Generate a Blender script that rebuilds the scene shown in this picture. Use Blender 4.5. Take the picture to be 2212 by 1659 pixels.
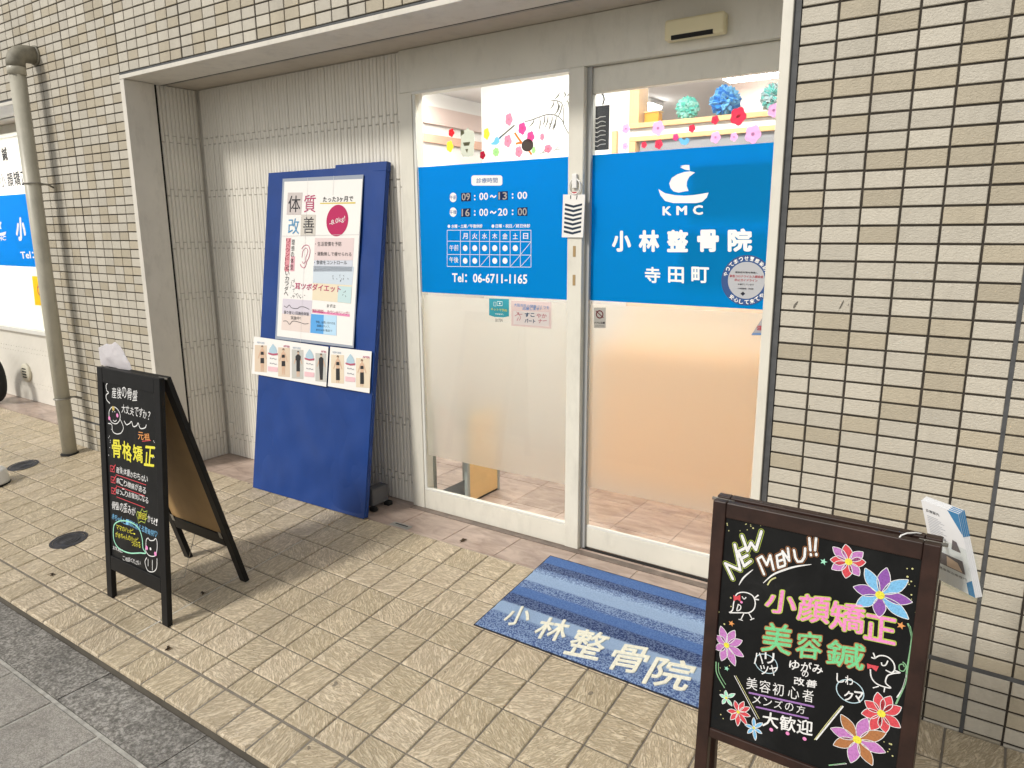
import bpy, bmesh, math, random
from mathutils import Vector, Matrix, noise as mnoise

# ------------------------------------------------------------------ camera, world, sun, exposure
for o in list(bpy.data.objects):
    bpy.data.objects.remove(o)
sc = bpy.context.scene
COL = sc.collection
rnd = random.Random(7)

IMG_W, IMG_H, FPX = 2212.0, 1659.0, 1555.05          # photograph size used for the measurements
YAW, PITCH, ROLL = math.radians(-34.2456), math.radians(11.9866), math.radians(0.35)
CAM = Vector((0.1854, -2.2763, 1.4473))
_f = Vector((math.sin(YAW) * math.cos(PITCH), math.cos(YAW) * math.cos(PITCH), -math.sin(PITCH)))
_r = Vector((math.cos(YAW), -math.sin(YAW), 0))
_d = _f.cross(_r)
RIGHT = _r * math.cos(ROLL) + _d * math.sin(ROLL)
DOWN = -_r * math.sin(ROLL) + _d * math.cos(ROLL)
FWD = _f
cam_data = bpy.data.cameras.new('camera')
cam_data.sensor_fit = 'HORIZONTAL'
cam_data.sensor_width = 36.0
cam_data.lens = 36.0 * FPX / IMG_W
cam_data.clip_start = 0.02
cam_data.clip_end = 300.0
cam = bpy.data.objects.new('camera', cam_data)
COL.objects.link(cam)
cam.matrix_world = Matrix(((RIGHT.x, -DOWN.x, -FWD.x, CAM.x), (RIGHT.y, -DOWN.y, -FWD.y, CAM.y),
                           (RIGHT.z, -DOWN.z, -FWD.z, CAM.z), (0, 0, 0, 1)))
sc.camera = cam

SUN_DIR = Vector((0.42, 1.0, -0.86)).normalized()      # direction the street light travels
world = bpy.data.worlds.new('World')
sc.world = world
world.use_nodes = True
wn, wl = world.node_tree.nodes, world.node_tree.links
wn.clear()
sky = wn.new('ShaderNodeTexSky')
sky.sky_type = 'NISHITA'
sky.sun_disc = False
sky.sun_elevation = math.asin(-SUN_DIR.z)
sky.sun_rotation = math.atan2(-SUN_DIR.x, -SUN_DIR.y)
hs = wn.new('ShaderNodeHueSaturation')                  # night arcade light, almost colourless
hs.inputs['Saturation'].default_value = 0.12
bgn = wn.new('ShaderNodeBackground')
bgn.inputs['Strength'].default_value = 0.110
wo = wn.new('ShaderNodeOutputWorld')
wl.new(sky.outputs[0], hs.inputs['Color'])
tint = wn.new('ShaderNodeMix')                          # the arcade's lamps are a little warm
tint.data_type = 'RGBA'
tint.blend_type = 'MULTIPLY'
tint.inputs[0].default_value = 1.0
tint.inputs[7].default_value = (1.0, 0.97, 0.915, 1)
wl.new(hs.outputs[0], tint.inputs[6])
wl.new(tint.outputs[2], bgn.inputs['Color'])
wl.new(bgn.outputs[0], wo.inputs['Surface'])
sun_data = bpy.data.lights.new('sun', 'SUN')
sun_data.energy = 2.25
sun_data.angle = math.radians(9.0)
sun_data.color = (1.0, 0.945, 0.865)
sun = bpy.data.objects.new('sun', sun_data)
COL.objects.link(sun)
sun.rotation_euler = SUN_DIR.to_track_quat('-Z', 'Y').to_euler()
sun.location = (-3, -4, 6)
sc.view_settings.view_transform = 'Standard'
sc.view_settings.look = 'None'
sc.view_settings.exposure = 0.22
sc.view_settings.gamma = 1.0
sc.render.engine = 'CYCLES'
sc.cycles.use_denoising = True
sc.cycles.max_bounces = 10
sc.cycles.transparent_max_bounces = 16
sc.cycles.sample_clamp_indirect = 8.0


# ------------------------------------------------------------------ helpers: pixels, planes
def ray(px, py):
    return (RIGHT * ((px - IMG_W / 2) / FPX) + DOWN * ((py - IMG_H / 2) / FPX) + FWD)


def project(p):
    q = Vector(p) - CAM
    z = q.dot(FWD)
    if z <= 0.05:
        return None
    return (IMG_W / 2 + FPX * q.dot(RIGHT) / z, IMG_H / 2 + FPX * q.dot(DOWN) / z, z)


def cast(px, py, y):
    d_ = ray(px, py)
    return CAM + d_ * ((y - CAM.y) / d_.y)


class Plane:
    """a flat face: o + a*u + b*v, outward normal n"""
    def __init__(s, o, u, v, n=None):
        s.o, s.u, s.v = Vector(o), Vector(u).normalized(), Vector(v).normalized()
        s.n = s.u.cross(s.v).normalized() if n is None else Vector(n).normalized()

    def at(s, a, b, h=0.0):
        return s.o + s.u * a + s.v * b + s.n * h

    def pix(s, px, py):
        d = ray(px, py)
        t = (s.o - CAM).dot(s.n) / d.dot(s.n)
        q = CAM + d * t - s.o
        return (q.dot(s.u), q.dot(s.v))


SL, SX = 0.1077, -0.0036                                 # the terrace falls towards the street


def fz(x, y):
    return SL * y + SX * x


FLOOR = Plane((0, 0, 0), (1, 0, SX), (0, 1, SL))
FLOOR.u = Vector((1, 0, SX)).normalized()


# ------------------------------------------------------------------ helpers: materials
MATS = {}


def nodes_of(name):
    m = bpy.data.materials.new(name)
    m.use_nodes = True
    nt = m.node_tree
    b = nt.nodes['Principled BSDF']
    return m, nt, b


def N(nt, kind, **kw):
    n = nt.nodes.new(kind)
    for k, v in kw.items():
        if k in n.inputs:
            n.inputs[k].default_value = v
        else:
            setattr(n, k, v)
    return n


def mathn(nt, op, a, b=None, c=None):
    n = nt.nodes.new('ShaderNodeMath')
    n.operation = op
    for i, x in enumerate((a, b, c)):
        if x is None:
            continue
        if isinstance(x, (int, float)):
            n.inputs[i].default_value = x
        else:
            nt.links.new(x, n.inputs[i])
    return n.outputs[0]


def mixc(nt, fac, a, b, mode='MIX'):
    n = nt.nodes.new('ShaderNodeMix')
    n.data_type = 'RGBA'
    n.blend_type = mode
    for i, x in ((0, fac), (6, a), (7, b)):
        if isinstance(x, (int, float)):
            n.inputs[i].default_value = x
        elif isinstance(x, (tuple, list)):
            n.inputs[i].default_value = (*x[:3], 1)
        else:
            nt.links.new(x, n.inputs[i])
    return n.outputs[2]


def ramp(nt, fac, stops, interp='LINEAR'):
    n = nt.nodes.new('ShaderNodeValToRGB')
    n.color_ramp.interpolation = interp
    el = n.color_ramp.elements
    while len(el) < len(stops):
        el.new(0.5)
    for e, (p, c) in zip(el, stops):
        e.position = p
        e.color = (*c, 1) if len(c) == 3 else c
    nt.links.new(fac, n.inputs[0])
    return n.outputs[0]


def pos(nt, scale=(1, 1, 1), rot=None):
    g = nt.nodes.new('ShaderNodeNewGeometry')
    v = g.outputs['Position']
    if rot is not None:
        r = nt.nodes.new('ShaderNodeVectorRotate')
        r.rotation_type = 'Z_AXIS'
        nt.links.new(v, r.inputs['Vector'])
        nt.links.new(rot, r.inputs['Angle'])
        v = r.outputs[0]
    mp = nt.nodes.new('ShaderNodeMapping')
    mp.inputs['Scale'].default_value = scale
    nt.links.new(v, mp.inputs['Vector'])
    return mp.outputs[0]


def noise(nt, vec, scale=1.0, detail=3.0, rough=0.55, dist=0.0):
    n = N(nt, 'ShaderNodeTexNoise')
    n.inputs['Scale'].default_value = scale
    n.inputs['Detail'].default_value = detail
    n.inputs['Roughness'].default_value = rough
    n.inputs['Distortion'].default_value = dist
    nt.links.new(vec, n.inputs['Vector'])
    return n.outputs['Fac']


def bump(nt, bsdf, height, strength=0.3, distance=0.002):
    b = N(nt, 'ShaderNodeBump')
    b.inputs['Strength'].default_value = strength
    b.inputs['Distance'].default_value = distance
    nt.links.new(height, b.inputs['Height'])
    nt.links.new(b.outputs[0], bsdf.inputs['Normal'])


def rand_value(nt):
    """one random number for each separate piece, object or island"""
    oi = nt.nodes.new('ShaderNodeObjectInfo')
    g = nt.nodes.new('ShaderNodeNewGeometry')
    s = mathn(nt, 'ADD', oi.outputs['Random'], g.outputs['Random Per Island'])
    return mathn(nt, 'FRACT', s)


def M(name, col, rough=0.55, metal=0.0, var=0.0, vscale=6.0, bmp=0.0, bscale=120.0, bdist=0.001, spec=0.4, dirt=0.0):
    if name in MATS:
        return MATS[name]
    m, nt, b = nodes_of(name)
    b.inputs['Roughness'].default_value = rough
    b.inputs['Metallic'].default_value = metal
    b.inputs['Specular IOR Level'].default_value = spec
    b.inputs['Base Color'].default_value = (*col, 1)
    c = None
    if var > 0:
        n = noise(nt, pos(nt), vscale, 5, 0.6)
        lo = tuple(x * (1 - var) for x in col)
        hi = tuple(min(1, x * (1 + var)) for x in col)
        c = ramp(nt, n, [(0.3, lo), (0.7, hi)])
    if dirt > 0:
        n2 = noise(nt, pos(nt, (3, 3, 1.2)), 5, 6, 0.7)
        f = mathn(nt, 'MULTIPLY', mathn(nt, 'SMOOTHSTEP' if False else 'SUBTRACT', n2, 0.5), 2.2)
        f = mathn(nt, 'MULTIPLY', mathn(nt, 'MAXIMUM', f, 0.0), dirt)
        c = mixc(nt, f, c if c is not None else col, tuple(x * 0.35 for x in col))
    if c is not None:
        nt.links.new(c, b.inputs['Base Color'])
    if bmp > 0:
        bump(nt, b, noise(nt, pos(nt), bscale, 4, 0.6), bmp, bdist)
    MATS[name] = m
    return m


def glow(name, col, strength):
    m, nt, b = nodes_of(name)
    b.inputs['Base Color'].default_value = (*col, 1)
    b.inputs['Emission Color'].default_value = (*col, 1)
    b.inputs['Emission Strength'].default_value = strength
    MATS[name] = m
    return m


def vinyl(name, col, trans=0.45, rough=0.35):
    """printed film on glass: lit from both sides"""
    m, nt, b = nodes_of(name)
    b.inputs['Base Color'].default_value = (*col, 1)
    b.inputs['Roughness'].default_value = rough
    b.inputs['Specular IOR Level'].default_value = 0.12
    t = N(nt, 'ShaderNodeBsdfTranslucent')
    t.inputs['Color'].default_value = (*col, 1)
    mx = N(nt, 'ShaderNodeMixShader')
    mx.inputs[0].default_value = trans
    nt.links.new(b.outputs[0], mx.inputs[1])
    nt.links.new(t.outputs[0], mx.inputs[2])
    nt.links.new(mx.outputs[0], nt.nodes['Material Output'].inputs['Surface'])
    MATS[name] = m
    return m


def tile_mat(name, light, dark, share, bumpy):
    m, nt, b = nodes_of(name)
    r = rand_value(nt)
    r2 = mathn(nt, 'FRACT', mathn(nt, 'MULTIPLY', r, 37.7))
    isdark = mathn(nt, 'LESS_THAN', r2, share)
    base = mixc(nt, isdark, light, dark)
    shade = mathn(nt, 'ADD', 0.90, mathn(nt, 'MULTIPLY', mathn(nt, 'FRACT', mathn(nt, 'MULTIPLY', r, 91.3)), 0.16))
    n = noise(nt, pos(nt), 60, 5, 0.65)
    sp = mathn(nt, 'MULTIPLY', shade, mathn(nt, 'ADD', 0.86, mathn(nt, 'MULTIPLY', n, 0.28)))
    comb = N(nt, 'ShaderNodeCombineColor')
    for i in range(3):
        nt.links.new(sp, comb.inputs[i])
    c = mixc(nt, 1.0, base, comb.outputs[0], 'MULTIPLY')
    big = noise(nt, pos(nt, (3.0, 1, 0.45)), 1.6, 6, 0.62)
    c = mixc(nt, mathn(nt, 'MULTIPLY', mathn(nt, 'MAXIMUM', mathn(nt, 'SUBTRACT', big, 0.52), 0.0), 1.3), c,
             tuple(x * 0.45 for x in dark))
    nt.links.new(c, b.inputs['Base Color'])
    b.inputs['Roughness'].default_value = 0.46
    b.inputs['Specular IOR Level'].default_value = 0.35
    h = noise(nt, pos(nt, (1, 1, 1.6)), 130, 5, 0.62, 0.6)
    bump(nt, b, h, bumpy, 0.004)
    MATS[name] = m
    return m


def floor_tile_mat():
    m, nt, b = nodes_of('terrace_tile')
    r = rand_value(nt)
    ang = mathn(nt, 'MULTIPLY', r, 47.0)
    v = pos(nt, (30, 125, 30), ang)
    rn = noise(nt, v, 1.0, 4, 0.60, 1.2)
    vein = mathn(nt, 'MULTIPLY', mathn(nt, 'ABSOLUTE', mathn(nt, 'SUBTRACT', noise(nt, pos(nt, (17, 62, 17), ang), 1.0, 3, 0.6, 1.4), 0.5)), 7.0)
    vein = mathn(nt, 'MINIMUM', vein, 1.0)
    ridge = mathn(nt, 'ADD', mathn(nt, 'MULTIPLY', rn, 0.72), mathn(nt, 'MULTIPLY', vein, 0.22))
    fine = noise(nt, pos(nt), 170, 4, 0.6)
    tone = mathn(nt, 'FRACT', mathn(nt, 'MULTIPLY', r, 13.7))
    c1 = ramp(nt, tone, [(0.0, (0.68, 0.585, 0.425)), (0.5, (0.75, 0.645, 0.48)), (1.0, (0.80, 0.69, 0.53))])
    dk = mixc(nt, 1.0, c1, (0.62, 0.59, 0.54), 'MULTIPLY')
    f = ramp(nt, ridge, [(0.38, (0, 0, 0)), (0.60, (1, 1, 1))])
    fac = N(nt, 'ShaderNodeRGBToBW')
    nt.links.new(f, fac.inputs[0])
    c = mixc(nt, fac.outputs[0], dk, c1)
    # wear: greyed traffic film and small stains
    dirt = noise(nt, pos(nt), 2.3, 6, 0.62)
    c = mixc(nt, mathn(nt, 'MULTIPLY', mathn(nt, 'MAXIMUM', mathn(nt, 'SUBTRACT', dirt, 0.52), 0.0), 1.5), c, (0.20, 0.17, 0.13))
    spots = noise(nt, pos(nt), 17, 3, 0.5)
    c = mixc(nt, mathn(nt, 'MULTIPLY', mathn(nt, 'GREATER_THAN', spots, 0.745), 0.65), c, (0.10, 0.085, 0.07))
    nt.links.new(c, b.inputs['Base Color'])
    b.inputs['Roughness'].default_value = 0.43
    b.inputs['Specular IOR Level'].default_value = 0.4
    hh = mathn(nt, 'ADD', ridge, mathn(nt, 'MULTIPLY', fine, 0.25))
    bump(nt, b, hh, 1.0, 0.008)
    MATS['terrace_tile'] = m
    return m


def speckle_mat(name, a, b_, c_, scale=140, rough=0.7, big=0.5, bs=0.4):
    m, nt, b = nodes_of(name)
    n = noise(nt, pos(nt), scale, 2, 0.7)
    n2 = noise(nt, pos(nt), scale * 0.33, 4, 0.7)
    s = mathn(nt, 'ADD', mathn(nt, 'MULTIPLY', n, 0.6), mathn(nt, 'MULTIPLY', n2, 0.4))
    c = ramp(nt, s, [(0.40, a), (0.50, b_), (0.60, c_)])
    w = noise(nt, pos(nt), 2.2, 5, 0.6)
    c = mixc(nt, mathn(nt, 'MULTIPLY', mathn(nt, 'MAXIMUM', mathn(nt, 'SUBTRACT', w, 0.48), 0.0), big * 4), c, tuple(x * 0.55 for x in a))
    nt.links.new(c, b.inputs['Base Color'])
    b.inputs['Roughness'].default_value = rough
    bump(nt, b, s, bs, 0.004)
    MATS[name] = m
    return m


def glass_mat():
    m, nt, b = nodes_of('clear_glass')
    nt.nodes.remove(b)
    t = N(nt, 'ShaderNodeBsdfTransparent')
    t.inputs['Color'].default_value = (0.97, 0.985, 0.98, 1)
    g = N(nt, 'ShaderNodeBsdfGlossy')
    g.inputs['Roughness'].default_value = 0.01
    lw = N(nt, 'ShaderNodeLayerWeight')
    lw.inputs['Blend'].default_value = 0.5
    fr = mathn(nt, 'ADD', 0.03, mathn(nt, 'MULTIPLY', mathn(nt, 'POWER', lw.outputs['Facing'], 5.0), 0.5))
    mx = N(nt, 'ShaderNodeMixShader')
    nt.links.new(fr, mx.inputs[0])
    nt.links.new(t.outputs[0], mx.inputs[1])
    nt.links.new(g.outputs[0], mx.inputs[2])
    nt.links.new(mx.outputs[0], nt.nodes['Material Output'].inputs['Surface'])
    MATS['clear_glass'] = m
    return m


def frost_mat(name, tint=(0.93, 0.92, 0.88), clear=0.72, rough=0.50):
    """etched film: blurs what stands behind it and scatters the room's light"""
    m, nt, b = nodes_of(name)
    nt.nodes.remove(b)
    rf = N(nt, 'ShaderNodeBsdfRefraction')
    rf.inputs['Roughness'].default_value = rough
    rf.inputs['IOR'].default_value = 1.18
    rf.inputs['Color'].default_value = (0.99, 0.985, 0.97, 1)
    tr = N(nt, 'ShaderNodeBsdfTranslucent')
    tr.inputs['Color'].default_value = (*tint, 1)
    df = N(nt, 'ShaderNodeBsdfDiffuse')
    df.inputs['Color'].default_value = (*tint, 1)
    m1 = N(nt, 'ShaderNodeMixShader')
    m1.inputs[0].default_value = 0.30
    nt.links.new(tr.outputs[0], m1.inputs[1])
    nt.links.new(df.outputs[0], m1.inputs[2])
    m2 = N(nt, 'ShaderNodeMixShader')
    m2.inputs[0].default_value = clear
    nt.links.new(m1.outputs[0], m2.inputs[1])
    nt.links.new(rf.outputs[0], m2.inputs[2])
    nt.links.new(m2.outputs[0], nt.nodes['Material Output'].inputs['Surface'])
    MATS[name] = m
    return m


# ------------------------------------------------------------------ helpers: objects
def world_loc(o):
    v = Vector((0, 0, 0))
    while o is not None:
        v += o.location
        o = o.parent
    return v


def tag(o, label=None, cat=None, group=None, kind=None):
    if label:
        o['label'] = label
    if cat:
        o['category'] = cat
    if group:
        o['group'] = group
    if kind:
        o['kind'] = kind
    return o


def thing(name, loc, label, cat, group=None):
    o = bpy.data.objects.new(name, None)
    o.empty_display_size = 0.1
    COL.objects.link(o)
    o.location = loc
    return tag(o, label, cat, group)


def link(name, mesh, mat, parent=None, loc=None):
    """loc: world position of the mesh origin (default: mesh already holds world coordinates)"""
    o = bpy.data.objects.new(name, mesh)
    COL.objects.link(o)
    if mat is not None and len(mesh.materials) == 0:
        mesh.materials.append(mat)
    base = world_loc(parent) if parent is not None else Vector((0, 0, 0))
    if parent is not None:
        o.parent = parent
    o.location = (Vector(loc) if loc is not None else Vector((0, 0, 0))) - base
    return o


def mesh_from(name, verts, faces, smooth=False):
    me = bpy.data.meshes.new(name)
    me.from_pydata([tuple(v) for v in verts], [], faces)
    me.update()
    if smooth:
        for p in me.polygons:
            p.use_smooth = True
    return me


def recentre(o):
    """move the origin of a world-coordinate mesh object to its own centre"""
    me = o.data
    if not me.vertices:
        return o
    c = Vector((0, 0, 0))
    for v in me.vertices:
        c += v.co
    c /= len(me.vertices)
    me.transform(Matrix.Translation(-c))
    o.location = o.location + c
    return o


def geo(name, verts, faces, mat, parent=None, smooth=False):
    return recentre(link(name, mesh_from(name, verts, faces, smooth), mat, parent))


BOXF = [(0, 3, 2, 1), (4, 5, 6, 7), (0, 1, 5, 4), (1, 2, 6, 5), (2, 3, 7, 6), (3, 0, 4, 7)]


def boxv(x0, x1, y0, y1, z0, z1):
    return [(x0, y0, z0), (x1, y0, z0), (x1, y1, z0), (x0, y1, z0), (x0, y0, z1), (x1, y0, z1), (x1, y1, z1), (x0, y1, z1)]


def bevel_mesh(me, w, seg=2):
    bm = bmesh.new()
    bm.from_mesh(me)
    bmesh.ops.bevel(bm, geom=list(bm.edges), offset=w, segments=seg, affect='EDGES', profile=0.5)
    bm.to_mesh(me)
    bm.free()
    me.update()
    return me


def box(name, x0, x1, y0, y1, z0, z1, mat, parent=None, bev=0.0, seg=2):
    me = mesh_from(name, boxv(x0, x1, y0, y1, z0, z1), BOXF)
    if bev > 0:
        bevel_mesh(me, bev, seg)
    return recentre(link(name, me, mat, parent))


def slab(name, pl, a0, a1, b0, b1, h0, h1, mat, parent=None, bev=0.0):
    """box laid on a plane: a, b along the plane, h along its normal"""
    v = [pl.at(a, b, h) for h in (h0, h1) for a, b in ((a0, b0), (a1, b0), (a1, b1), (a0, b1))]
    me = mesh_from(name, v, BOXF)
    if bev > 0:
        bevel_mesh(me, bev)
    return recentre(link(name, me, mat, parent))


def tube(name, pts, r, mat, parent=None, seg=12, caps=True, closed=False):
    pts = [Vector(p) for p in pts]
    verts, faces = [], []
    n = len(pts)
    prev = None
    for i, p in enumerate(pts):
        if closed:
            t = (pts[(i + 1) % n] - pts[i - 1]).normalized()
        else:
            t = (pts[min(i + 1, n - 1)] - pts[max(i - 1, 0)]).normalized()
        if prev is None:
            a = Vector((0, 0, 1)) if abs(t.z) < 0.9 else Vector((1, 0, 0))
            u = t.cross(a).normalized()
        else:
            u = (prev - t * prev.dot(t)).normalized()
        prev = u
        w = t.cross(u)
        rr = r[i] if isinstance(r, (list, tuple)) else r
        for k in range(seg):
            an = 2 * math.pi * k / seg
            verts.append(p + u * (rr * math.cos(an)) + w * (rr * math.sin(an)))
    rings = n if closed else n - 1
    for i in range(rings):
        for k in range(seg):
            j, l = (i + 1) % n, (k + 1) % seg
            faces.append((i * seg + k, i * seg + l, j * seg + l, j * seg + k))
    if caps and not closed:
        faces.append(tuple(range(seg))[::-1])
        faces.append(tuple((n - 1) * seg + k for k in range(seg)))
    me = mesh_from(name, verts, faces, True)
    return recentre(link(name, me, mat, parent))


def lathe(name, c, prof, mat, parent=None, seg=40, axis='Z'):
    """prof: (radius, height) pairs round a vertical axis through c"""
    verts, faces = [], []
    for r, h in prof:
        for k in range(seg):
            a = 2 * math.pi * k / seg
            if axis == 'Z':
                verts.append((c[0] + r * math.cos(a), c[1] + r * math.sin(a), c[2] + h))
            else:
                verts.append((c[0] + r * math.cos(a), c[1] - h, c[2] + r * math.sin(a)))
    for i in range(len(prof) - 1):
        for k in range(seg):
            l = (k + 1) % seg
            faces.append((i * seg + k, i * seg + l, (i + 1) * seg + l, (i + 1) * seg + k))
    faces.append(tuple(range(seg))[::-1])
    faces.append(tuple((len(prof) - 1) * seg + k for k in range(seg)))
    me = mesh_from(name, verts, faces)
    for p in me.polygons:
        p.use_smooth = len(p.vertices) == 4
    return recentre(link(name, me, mat, parent))


# ------------------------------------------------------------------ helpers: drawing and lettering on a plane
def smooth_line(pts, n=5, closed=False):
    P = [Vector((p[0], p[1])) for p in pts]
    if len(P) < 3:
        return P
    out = []
    m = len(P)
    for i in range(m if closed else m - 1):
        p0 = P[(i - 1) % m] if (closed or i > 0) else P[i]
        p1, p2 = P[i], P[(i + 1) % m]
        p3 = P[(i + 2) % m] if (closed or i + 2 < m) else p2
        for k in range(n):
            t = k / n
            out.append(0.5 * ((2 * p1) + (p2 - p0) * t + (2 * p0 - 5 * p1 + 4 * p2 - p3) * t * t + (3 * p1 - p0 - 3 * p2 + p3) * t ** 3))
    if not closed:
        out.append(P[-1])
    return out


class Sheet:
    """collects flat marks of one colour on a plane and links them as one mesh"""
    def __init__(s, pl, h, px=None):
        s.pl, s.h, s.px, s.v, s.f = pl, h, px, [], []

    def ab(s, p):
        return s.pl.pix(*s.px(*p)) if s.px else p

    def poly(s, pts, raw=False):
        P = [p if raw else s.ab(p) for p in pts]
        b = len(s.v)
        s.v += [s.pl.at(p[0], p[1], s.h) for p in P]
        s.f.append(tuple(range(b, b + len(P))))
        return s

    def disc(s, c, r, n=20, ry=None, raw=False):
        a, b = c if raw else s.ab(c)
        return s.poly([(a + r * math.cos(2 * math.pi * k / n), b + (ry or r) * math.sin(2 * math.pi * k / n)) for k in range(n)], True)

    def line(s, pts, w, closed=False, smooth=True, raw=False, taper=False):
        P = [Vector(p if raw else s.ab(p)) for p in pts]
        if smooth:
            P = smooth_line(P, 5, closed)
        n = len(P)
        b = len(s.v)
        for i in range(n):
            if closed:
                t = P[(i + 1) % n] - P[i - 1]
            else:
                t = P[min(i + 1, n - 1)] - P[max(i - 1, 0)]
            if t.length < 1e-9:
                t = Vector((1, 0))
            t.normalize()
            q = Vector((-t.y, t.x)) * (w / 2) * (1 - 0.75 * abs(2 * i / (n - 1) - 1) ** 2 if taper and n > 1 else 1)
            for sgn in (1, -1):
                e = P[i] + q * sgn
                s.v.append(s.pl.at(e.x, e.y, s.h))
        for i in range(n if closed else n - 1):
            j = (i + 1) % n
            s.f.append((b + 2 * i, b + 2 * i + 1, b + 2 * j + 1, b + 2 * j))
        return s

    def ring(s, c, r, w, n=28, ry=None, raw=False):
        a, b = c if raw else s.ab(c)
        return s.line([(a + r * math.cos(2 * math.pi * k / n), b + (ry or r) * math.sin(2 * math.pi * k / n)) for k in range(n)], w, True, False, True)

    def petal(s, c, tip, w, inset=0.0):
        a, t = Vector(s.ab(c)), Vector(s.ab(tip))
        d = t - a
        L = d.length
        d.normalize()
        q = Vector((-d.y, d.x))
        pts = []
        for f, k in ((0.10, 0.18), (0.3, 0.72), (0.55, 1.0), (0.78, 0.72), (0.93, 0.3), (1.0, 0.0)):
            pts.append((a + d * (L * f) + q * (w / 2 * k), a + d * (L * f) - q * (w / 2 * k)))
        outline = [p[0] for p in pts] + [p[1] for p in pts[-2::-1]]
        return [(p.x, p.y) for p in outline]

    def build(s, name, mat, parent):
        if not s.v:
            return None
        return geo(name, s.v, s.f, mat, parent)


def glyphs(txt, bold=0.0, res=2):
    cu = bpy.data.curves.new('t', 'FONT')
    cu.body = txt
    cu.resolution_u = res
    cu.offset = bold
    cu.fill_mode = 'FRONT'
    o = bpy.data.objects.new('t', cu)
    me = bpy.data.meshes.new_from_object(o)
    bpy.data.objects.remove(o)
    bpy.data.curves.remove(cu)
    v = [x.co.copy() for x in me.vertices]
    f = [tuple(p.vertices) for p in me.polygons]
    bpy.data.meshes.remove(me)
    return v, f


def text_ab(pl, txt, bl, br, tl, h, mat, parent, bold=0.0, name='lettering', thick=0.0):
    """fit the text's own box to the corners bl, br, tl given in plane coordinates"""
    v, f = glyphs(txt)
    if not v:
        return None
    if bold > 0.002:
        # fatten the strokes: copies moved round a small circle, each a hair above the last
        n = 5 if bold < 0.03 else (9 if bold < 0.06 else 13)
        v0, f0 = v, f
        v, f = [q.copy() for q in v0], list(f0)
        for i in range(n):
            a = 2 * math.pi * i / n + 0.4
            b = len(v)
            v += [Vector((q.x + bold * 1.25 * math.cos(a), q.y + bold * 1.25 * math.sin(a), i + 1)) for q in v0]
            f += [tuple(b + k for k in g) for g in f0]
    x0, x1 = min(p.x for p in v), max(p.x for p in v)
    y0, y1 = min(p.y for p in v), max(p.y for p in v)
    bl, br, tl = Vector(bl), Vector(br), Vector(tl)
    out = []
    for p in v:
        q = bl + (br - bl) * ((p.x - x0) / max(1e-6, x1 - x0)) + (tl - bl) * ((p.y - y0) / max(1e-6, y1 - y0))
        out.append(pl.at(q.x, q.y, h + p.z * 0.00003))
    me = mesh_from(name, out, f)
    if thick > 0:
        bm = bmesh.new()
        bm.from_mesh(me)
        g = bmesh.ops.extrude_face_region(bm, geom=list(bm.faces))
        for e in g['geom']:
            if isinstance(e, bmesh.types.BMVert):
                e.co += pl.n * thick
        bm.to_mesh(me)
        bm.free()
    return recentre(link(name, me, mat, parent))


def text(pl, txt, bl, br, tl, px, h, mat, parent, bold=0.0, name='lettering', thick=0.0):
    c = [pl.pix(*px(*q)) for q in (bl, br, tl)]
    return text_ab(pl, txt, c[0], c[1], c[2], h, mat, parent, bold, name, thick)


def crop(x, y, s):
    """coordinates inside an enlarged crop of the photograph to photograph coordinates"""
    return lambda u, v: ((x + u * s) * IMG_W / 3840.0, (y + v * s) * IMG_W / 3840.0)


IDENT = lambda u, v: (u, v)

# ------------------------------------------------------------------ materials
MT_WALL = tile_mat('facade_tile', (0.535, 0.50, 0.425), (0.46, 0.41, 0.315), 0.34, 0.8)
MT_GROUT = M('dark_grout', (0.045, 0.038, 0.030), 0.9, var=0.3, vscale=30)
MT_SEAL = M('grey_sealant', (0.075, 0.078, 0.082), 0.6, var=0.25, vscale=25, bmp=0.5, bscale=60)
MT_FLOOR = floor_tile_mat()
MT_FGROUT = M('terrace_grout', (0.20, 0.18, 0.15), 0.9, var=0.25, vscale=20)
MT_CASE = M('beige_steel', (0.66, 0.63, 0.565), 0.45, var=0.06, vscale=4, dirt=0.45, bmp=0.05, bscale=40)
MT_DOOR = M('cream_aluminium', (0.69, 0.67, 0.595), 0.38, var=0.04, vscale=5, dirt=0.35, spec=0.5)
MT_TRIM = M('pale_aluminium', (0.70, 0.70, 0.66), 0.35, spec=0.5)
MT_RIB = M('white_strip_tile', (0.75, 0.725, 0.66), 0.5, var=0.05, vscale=3, bmp=0.1, bscale=60)
MT_RIBBACK = M('strip_tile_joint', (0.56, 0.54, 0.49), 0.9, var=0.1, vscale=20)
MT_BLACK = M('shadow_gap', (0.012, 0.012, 0.012), 0.8)
MT_SOFFIT = M('soffit_board', (0.52, 0.47, 0.40), 0.6, var=0.06, vscale=3, dirt=0.4)
MT_PIPE = M('pvc_pipe', (0.48, 0.46, 0.385), 0.42, var=0.10, vscale=5, dirt=0.5, spec=0.45)
MT_PIPED = M('weathered_pipe', (0.24, 0.225, 0.18), 0.6, var=0.3, vscale=14, dirt=0.6)
MT_GALV = M('galvanised', (0.33, 0.32, 0.29), 0.45, 0.7, var=0.2, vscale=20)
MT_GRAN = speckle_mat('gutter_granite', (0.115, 0.11, 0.10), (0.225, 0.215, 0.20), (0.40, 0.385, 0.36), 95, 0.75, 0.5, 0.5)
MT_SLAB = speckle_mat('street_slab', (0.20, 0.185, 0.17), (0.31, 0.295, 0.27), (0.43, 0.41, 0.38), 210, 0.6, 0.55, 0.25)
MT_SJOINT = M('street_joint', (0.42, 0.41, 0.38), 0.85, var=0.35, vscale=30)
MT_ASPH = M('street_base', (0.10, 0.095, 0.09), 0.9, var=0.3, vscale=20)
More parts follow.
